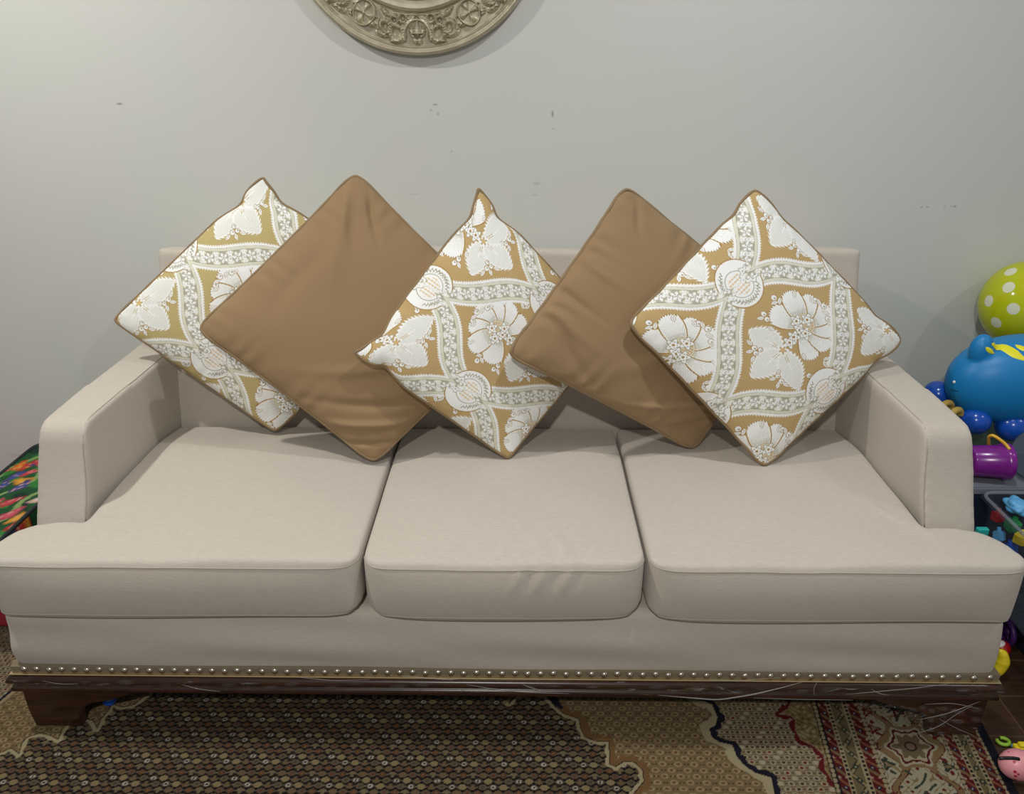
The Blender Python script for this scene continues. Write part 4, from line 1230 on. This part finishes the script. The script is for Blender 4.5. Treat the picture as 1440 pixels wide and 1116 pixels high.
# dark basket under the clear bin
root = empty('basket', (1.5, 1.6, 0), 'dark navy woven basket on the floor under the clear bin', 'basket')
M_WOVEN, nt, b = newmat('dark_wicker')
wv_ = N(nt, 'ShaderNodeTexWave'); wv_.inputs['Scale'].default_value = 40; wv_.inputs['Distortion'].default_value = 1.5; nt.links.new(mapping(nt, (1, 1, 1), (.7, .3, 0)), wv_.inputs['Vector'])
rw = ramp(nt, wv_.outputs['Fac'], [(.2, (.004, .006, .010)), (.8, (.02, .026, .04))]); nt.links.new(rw.outputs['Color'], b.inputs['Base Color']); bump(nt, b, wv_.outputs['Fac'], .8, .006); b.inputs['Roughness'].default_value = .5
tub('basket_body', 1.336, 1.76, 1.535, 1.745, 0.001, 0.205, .012, M_WOVEN, rim=.004, parent=root)
adopt(root)
# clear bin with toys
BX0, BX1, BY0, BY1, BZ0, BZ1 = 1.190, 1.66, 1.36, 1.735, .207, .448
o = tub('clear_bin', BX0, BX1, BY0, BY1, BZ0, BZ1, .012, M_CLEAR, rim=.014)
tag(o, 'cloudy clear plastic bin full of toys, right of the sofa', 'bin')
M_RIM, nt, b = newmat('bin_rim_plastic'); b.inputs['Base Color'].default_value = (.34, .37, .42, 1); b.inputs['Roughness'].default_value = .25; b.inputs['Alpha'].default_value = .40
rimp = rounded([(BX0-.008, BY0-.008), (BX1+.008, BY0-.008), (BX1+.008, BY1+.008), (BX0-.008, BY1+.008)], [.035]*4, 6)
tube('rim', [(a_, b_, BZ1-.004) for a_, b_ in rimp], .0045, M_RIM, o, closed=True, ns=8)
toys = [(tuple(atx(1403, 726, 1.217)), .0135, M_RED, 'red toy block seen through the clear bin, under the rim', 'red'), (tuple(atx(1424, 738, 1.236)), .016, M_GREEN, 'green toy block seen through the clear bin wall', 'g'),
        (tuple(atx(1436, 757, 1.238)), .015, M_YPLA, 'yellow toy block seen through the clear bin wall', 'y'), (tuple(atx(1405, 753, 1.217)), .0135, M_SKY, 'pale blue toy block low inside the clear bin', 's'),
        (tuple(atx(1421, 772, 1.230)), .015, M_DBLUE, 'royal blue toy block low inside the clear bin', 'b')]
for (c, rr_, m_, lb, _) in toys:
    bm = bmesh.new(); bmesh.ops.create_cube(bm, size=rr_*1.8)
    bmesh.ops.bevel(bm, geom=list(bm.edges), offset=.0025, segments=2, affect='EDGES')
    # stud on top of the block
    r_ = bmesh.ops.create_cone(bm, cap_ends=True, segments=20, radius1=rr_*.4, radius2=rr_*.38, depth=.012, matrix=Matrix.Translation((0, 0, rr_*.9+.004)))
    bmesh.ops.transform(bm, matrix=Matrix.Translation(c) @ Matrix.Rotation(random.uniform(-.5, .5), 4, 'X') @ Matrix.Rotation(random.uniform(0, 1.5), 4, 'Z'), verts=bm.verts)
    tag(bmobj('toy_block', bm, m_, smooth=False), lb, 'toy')
# lumpy sky-blue toy on top of the bin's heap
c = aty(1432, 718, 1.55)
def lump(name, c, R, m_, seed=0, amp=.22, sq=(1, 1, .8), parent=None):
    bm = bmesh.new(); bmesh.ops.create_icosphere(bm, subdivisions=4, radius=1)
    for v_ in bm.verts:
        d = v_.co.normalized(); k_ = 1+amp*abs(math.sin(d.x*4+seed)*math.sin(d.y*4+seed*2)+math.sin(d.z*5+seed)*.5)
        v_.co = Vector((d.x*sq[0], d.y*sq[1], d.z*sq[2]))*R*k_+Vector(c)
    return bmobj(name, bm, m_, parent)
tag(lump('toy_figure', tuple(atx(1430, 711, 1.243)), .023, M_SKY, 1.0, sq=(1, 1.3, .7)), 'lumpy sky-blue toy on top of the heap in the clear bin', 'toy')
ldr = np.array([[1.30, 1.66, .29], [1.34, 1.67, .38], [1.42, 1.68, .50]])
# smoky round lid leaning behind the bin
q = aty(1446, 650, 1.80)
M_SMOKE, nt, b = newmat('smoky_plastic'); b.inputs['Base Color'].default_value = (.10, .13, .17, 1); b.inputs['Roughness'].default_value = .2; b.inputs['Alpha'].default_value = .8
o = lathe('round_lid', [(0.0, .0), (.052, .0), (.062, .004), (.066, .010), (.062, .010), (.052, .004), (0, .004)], M_SMOKE, ns=40,
          mtx=Matrix.Translation((q[0]+.020, 1.805, .520)) @ Matrix.Rotation(math.radians(-72), 4, 'Y') @ Matrix.Rotation(.3, 4, 'X'))
tag(o, 'smoky translucent round lid leaning right of the purple bucket', 'lid')

# teal handle between arm and bin
q = aty(1381, 746, 1.62)
root = empty('toy_shovel', (q[0], q[1], 0), 'teal toy shovel standing between sofa arm and boxes', 'toy')
box('grip', q[0]-.014, q[0]+.014, q[1]-.007, q[1]+.007, q[2]-.012, q[2]+.008, M_TEAL, root, .003)
box('shaft', q[0]-.008, q[0]+.008, q[1]-.004, q[1]+.004, .10, q[2]-.011, M_TEAL, root, .002)
box('scoop', q[0]-.028, q[0]+.028, q[1]-.005, q[1]+.012, .010, .102, M_TEAL, root, .004)
adopt(root)

# purple bucket lying on the lid, mouth to the right
bc = aty(1399, 652, 1.815)
root = empty('toy_bucket', (bc[0], bc[1], .449), 'purple toy bucket lying on its side on the storage box', 'bucket')
Rb = .044
mt = Matrix.Translation((bc[0]-.072, bc[1], .449+.0485)) @ Matrix.Rotation(math.radians(-6), 4, 'Z') @ Matrix.Rotation(math.radians(90-2), 4, 'Y')
prof = [(0, 0), (.032, 0), (.0375, .003), (.0395, .008), (.0435, .092), (.0465, .094), (.0478, .114), (.0462, .116), (.0435, .112), (.0410, .094), (.0365, .008), (0, .006)]
prof = [(a_, b_*.86) for a_, b_ in prof]
def wav(t, pf): return np.where(np.abs(pf[:, 1]-.0808) < .001, 0.0007*math.cos(t*10), 0)
lathe('bucket_body', prof, M_PURP, root, ns=60, mtx=mt, wav=wav)
hp = smooth_path(dense([aty(x_-4, y_, yy_) for x_, y_, yy_ in [(1424, 632, 1.79), (1419, 625, 1.80), (1409, 617, 1.81), (1399, 611, 1.82), (1394, 614, 1.83), (1394, 624, 1.84), (1396, 634, 1.85)]], .003), 6)
tube('handle', hp, .0042, M_GOLDPL, root, ns=8)
adopt(root)

# shallow green tray that carries the hopper's feet
o = tub('tray', 1.17, 1.62, 1.90, 2.24, .450, .492, .008, plain('grey_green_plastic', (.06, .12, .09), .35), rim=.003)
tag(o, 'shallow grey-green tray under the blue hopper toy', 'tray')

# blue animal hopper
hc = aty(1419, 546, 2.03)
root = empty('hopper_toy', (hc[0], 2.06, .50), 'blue inflatable animal hopper with yellow stripes, beneath the balloon', 'toy')
R0 = .172
bc_ = Vector((aty(1331, 545, 1.99)[0]+.206, 1.99, .659))
e1_ = aty(1377, 495, 1.97)
bm = bmesh.new()
bmesh.ops.create_uvsphere(bm, u_segments=64, v_segments=48, radius=1)
for v_ in bm.verts:
    d = v_.co.copy(); t_ = (1-d.x)/2
    f_ = (abs(d.x)**2.6+abs(d.y)**2.6+abs(d.z)**2.6)**(-1/2.6)
    d = d*(.55+.45*f_)
    v_.co = Vector((d.x*.206, d.y*.112*(1-.06*t_), d.z*.127*(1-.04*t_)-.012*t_*t_))+bc_
r_ = bmesh.ops.create_uvsphere(bm, u_segments=32, v_segments=24, radius=1)
for v_ in r_['verts']: v_.co = Vector((v_.co.x*.031, v_.co.y*.028, v_.co.z*.046))+Vector((e1_[0]+.004, e1_[1], e1_[2]+.006))
me = bpy.data.meshes.new('tmp'); bm.to_mesh(me); bm.free(); o = bpy.data.objects.new('tmp', me); COL.objects.link(o)
rm = o.modifiers.new('r', 'REMESH'); rm.mode = 'VOXEL'; rm.voxel_size = .005
sm = o.modifiers.new('s', 'SMOOTH'); sm.factor = .5; sm.iterations = 9
dg = bpy.context.evaluated_depsgraph_get(); dg.update()
m2 = bpy.data.meshes.new_from_object(o.evaluated_get(dg)); m2.name = 'body'; bpy.data.objects.remove(o)
m2.polygons.foreach_set('use_smooth', np.ones(len(m2.polygons), dtype=bool)); m2.materials.clear(); m2.materials.append(M_BLUE)
body = link(bpy.data.objects.new('body', m2), root)
for (fx_, fy_, yy_, rr_) in [(1319, 554, 2.05, .040), (1372, 591, 1.935, .039), (1424, 598, 1.930, .045), (1436, 560, 2.08, .042)]:
    q = aty(fx_, fy_, yy_); ball('foot', tuple(q), rr_, M_DBLUE, root, 36, (1, 1, .95))
# raised yellow stripes over the back: ribbons laid on the body surface
bv = BVHTree.FromPolygons([v_.co for v_ in body.data.vertices], [p_.vertices for p_ in body.data.polygons])
def ribbon(pts, width, name='stripe'):
    P = smooth_path(dense(pts, .006), 5); n = len(P); W_ = np.interp(np.linspace(0, 1, n), [0, .25, .7, 1], [.15, 1, 1, .1])*width
    rows = []
    for i in range(n):
        tg = P[min(i+1, n-1)]-P[max(i-1, 0)]; tg /= np.linalg.norm(tg)
        h = bv.find_nearest(Vector(P[i])); nn = np.array(h[1]); sd = np.cross(tg, nn); sd /= np.linalg.norm(sd)+1e-9
        row = []
        for k_ in np.linspace(-1, 1, 7):
            hq = bv.find_nearest(Vector(P[i]+sd*k_*W_[i])); row.append(np.array(hq[0])+np.array(hq[1])*(.0016-.0012*abs(k_)**4))
        rows.append(row)
    V = np.array(rows).reshape(-1, 3)
    np_mesh(name, V, grid_q(n, 7), M_YEL, root)
def on_body(px, py):
    r_ = ray(px, py); h = bv.ray_cast(Vector(CP), Vector(r_).normalized())
    return np.array(h[0]) if h[0] is not None else None
def band_px(lst):
    pts = []
    for a in lst:
        q = on_body(*a)
        if q is not None: pts.append(q)
    return pts
st = band_px([(1394, 484), (1408, 486), (1420, 493), (1432, 501), (1446, 508)])
if len(st) > 2: ribbon(st, .013)
st = band_px([(1386, 488), (1391, 493), (1398, 497)])
if len(st) > 1: ribbon(st, .006)
st = band_px([(1428, 485), (1436, 489), (1446, 494)])
if len(st) > 1: ribbon(st, .008)
ey_ = on_body(1342, 537)
if ey_ is not None: ball('eye', tuple(ey_), .0042, M_WHITE, root, 16)
mo = band_px([(1337, 547), (1342, 549), (1348, 550)])
if len(mo) > 1: tube('mouth', smooth_path(dense(mo, .002), 2), .0010, M_BLK, root, ns=6)
adopt(root)

# mustard toy arches below the hopper's head
for i_, (fx_, fy_, yy_, r1) in enumerate([(1333, 569, 1.95, .017), (1347, 578, 1.90, .015)]):
    q = aty(fx_, fy_, yy_); a = np.linspace(-.3, math.pi+.3, 20)
    P = [(q[0]-.004+r1*1.2*math.cos(t), q[1]+.01*math.cos(t), q[2]-.012+r1*math.sin(t)) for t in a]
    tag(tube('toy_arch', P, .009, M_OLIVE, ns=10), ['mustard arched toy tucked against the sofa arm, left one of two', 'mustard arched toy touching the hopper toy\'s front foot, right one of two'][i_], 'toy', 'mustard toy arches')
# little red and orange toy behind the bucket
q = aty(1408, 628, 1.90)
tag(lump('toy_car', (q[0]-.034, 1.870, .473), .022, M_ORANGE, 2.0, sq=(1.5, .8, .8)), 'orange-red toy half hidden behind the purple bucket', 'toy')

# balloon
root = empty('balloon', tuple(BAL_C), 'lime yellow balloon with white polka dots above the blue hopper', 'balloon')
bm = bmesh.new(); bmesh.ops.create_uvsphere(bm, u_segments=96, v_segments=64, radius=1)
zoff = 1.0
for v_ in bm.verts:
    d = v_.co.copy(); k_ = 1.0+ (0.06 if d.z < 0 else 0)*(-d.z)
    v_.co = Vector((d.x*.122, d.y*.122, d.z*.124*k_))
skin = bmobj('skin', bm, M_BALLOON, root)
lathe('knot', [(0.001, -.134), (.006, -.136), (.004, -.142), (.010, -.150), (.011, -.151), (.001, -.146)], M_BALLOON, root, ns=20)

# low on the right: toys on the plank floor beside the sofa's end
q = atz(1404, 958, 0.0)
P = smooth_path(dense([(q[0]-.016, q[1]+.004, .012), (q[0]-.002, q[1]+.010, .030), (q[0]+.005, q[1]+.014, .052), (q[0]+.002, q[1]+.016, .074), (q[0]-.010, q[1]+.016, .090)], .003), 8)
o = tube('toy_banana', P, np.interp(np.linspace(0, 1, len(P)), [0, .06, .25, .55, .85, .96, 1], [.003, .009, .015, .018, .012, .006, .002]), M_YPLA, ns=14)
tag(o, 'bright yellow plastic toy on the floor beside the sofa end', 'toy')
q = atz(1412, 927, 0.0)
root = empty('toy_ball', (q[0], q[1], 0), 'small red ball with white patch behind the yellow toy', 'ball')
ball('ball_body', (q[0], q[1]+.02, .0215), .021, M_RED, root, 24)
ball('white_cap', (q[0]-.004, q[1]+.020, .0235), .0205, M_WHITE, root, 24, (.8, .8, 1.0))
adopt(root)
q = np.array([1.319, 1.688, 0])
M_VIO = plain('violet_plastic', (.06, .015, .13), .35)
root = empty('toy_hoop', (q[0], q[1], 0), 'dark violet spoked toy ring leaning on the basket behind the red ball', 'toy')
a = np.linspace(0, 2*math.pi, 40, endpoint=False)
tube('tyre', [(q[0], q[1]+.030*math.cos(t), .040+.030*math.sin(t)) for t in a], .008, M_VIO, root, closed=True)
ball('hub', (q[0], q[1], .040), .012, M_VIO, root, 20, (.6, 1, 1))
for k_ in range(5):
    t = k_*2*math.pi/5+.3
    tube('spoke', [(q[0], q[1], .040), (q[0], q[1]+.030*math.cos(t), .040+.030*math.sin(t))], .003, M_VIO, root, ns=6)
adopt(root)
# toys at the rug's corner
q = atz(1416, 1044, 0.0)
a = np.linspace(0.5, 2*math.pi-.5, 30)
tag(tube('toy_ring', [(q[0]-.010+.013*math.cos(t+2.2), q[1]+.010*math.sin(t+2.2), .005) for t in a], .0042, M_LIME, ns=8), 'lime green open ring on the floor near the pink ball', 'toy')
q = atz(1434, 1056, 0.0)
root = empty('toy_car', (q[0], q[1], 0), 'tiny yellow toy car with blue wheels behind the pink ball', 'toy')
box('car_body', q[0]-.016, q[0]+.016, q[1]-.009, q[1]+.009, .006, .017, M_YPLA, root, .003)
box('cabin', q[0]-.008, q[0]+.008, q[1]-.007, q[1]+.007, .016, .025, M_YPLA, root, .003)
for sx_ in (-.010, .010):
    for sy_ in (-.010, .010):
        ball('wheel', (q[0]+sx_, q[1]+sy_, .0065), .0064, M_SKY, root, 14, (1, .5, 1))
adopt(root)
q = atz(1428, 1104, 0.0)
M_PINK, nt, b = newmat('pink_spotted_rubber')
vo = N(nt, 'ShaderNodeTexVoronoi'); vo.inputs['Scale'].default_value = 62; nt.links.new(mapping(nt, (1, 1, 1)), vo.inputs['Vector'])
rp = ramp(nt, vo.outputs['Distance'], [(.20, (.42, .02, .04)), (.26, (.72, .30, .32))]); nt.links.new(rp.outputs['Color'], b.inputs['Base Color']); b.inputs['Roughness'].default_value = .35
root = empty('toy_ball', (q[0], q[1], 0), 'pink spotted ball with a dark bar at the rug corner', 'ball')
ball('ball_body', (q[0]+.004, q[1]+.018, .043), .034, M_PINK, root, 32, (1.15, .95, 1.0))
tube('dark_bar', smooth_path(np.array([aty(x_, y_, q[1]-.012) for x_, y_ in [(1405, 1066), (1411, 1065), (1419, 1066), (1427, 1065), (1433, 1067)]]), 1), .0036, M_BLK, root, ns=8)
adopt(root)
# blue ball just visible below the moulding, left
q = atz(155, 985, .019)
tag(ball('small_ball', (q[0], q[1], .0265), .018, M_DBLUE, None, 24), 'small blue ball under the left end of the sofa', 'ball')

# name tidy-up of lamps: ceiling fittings and the added fill are outside the frame, only their light is needed
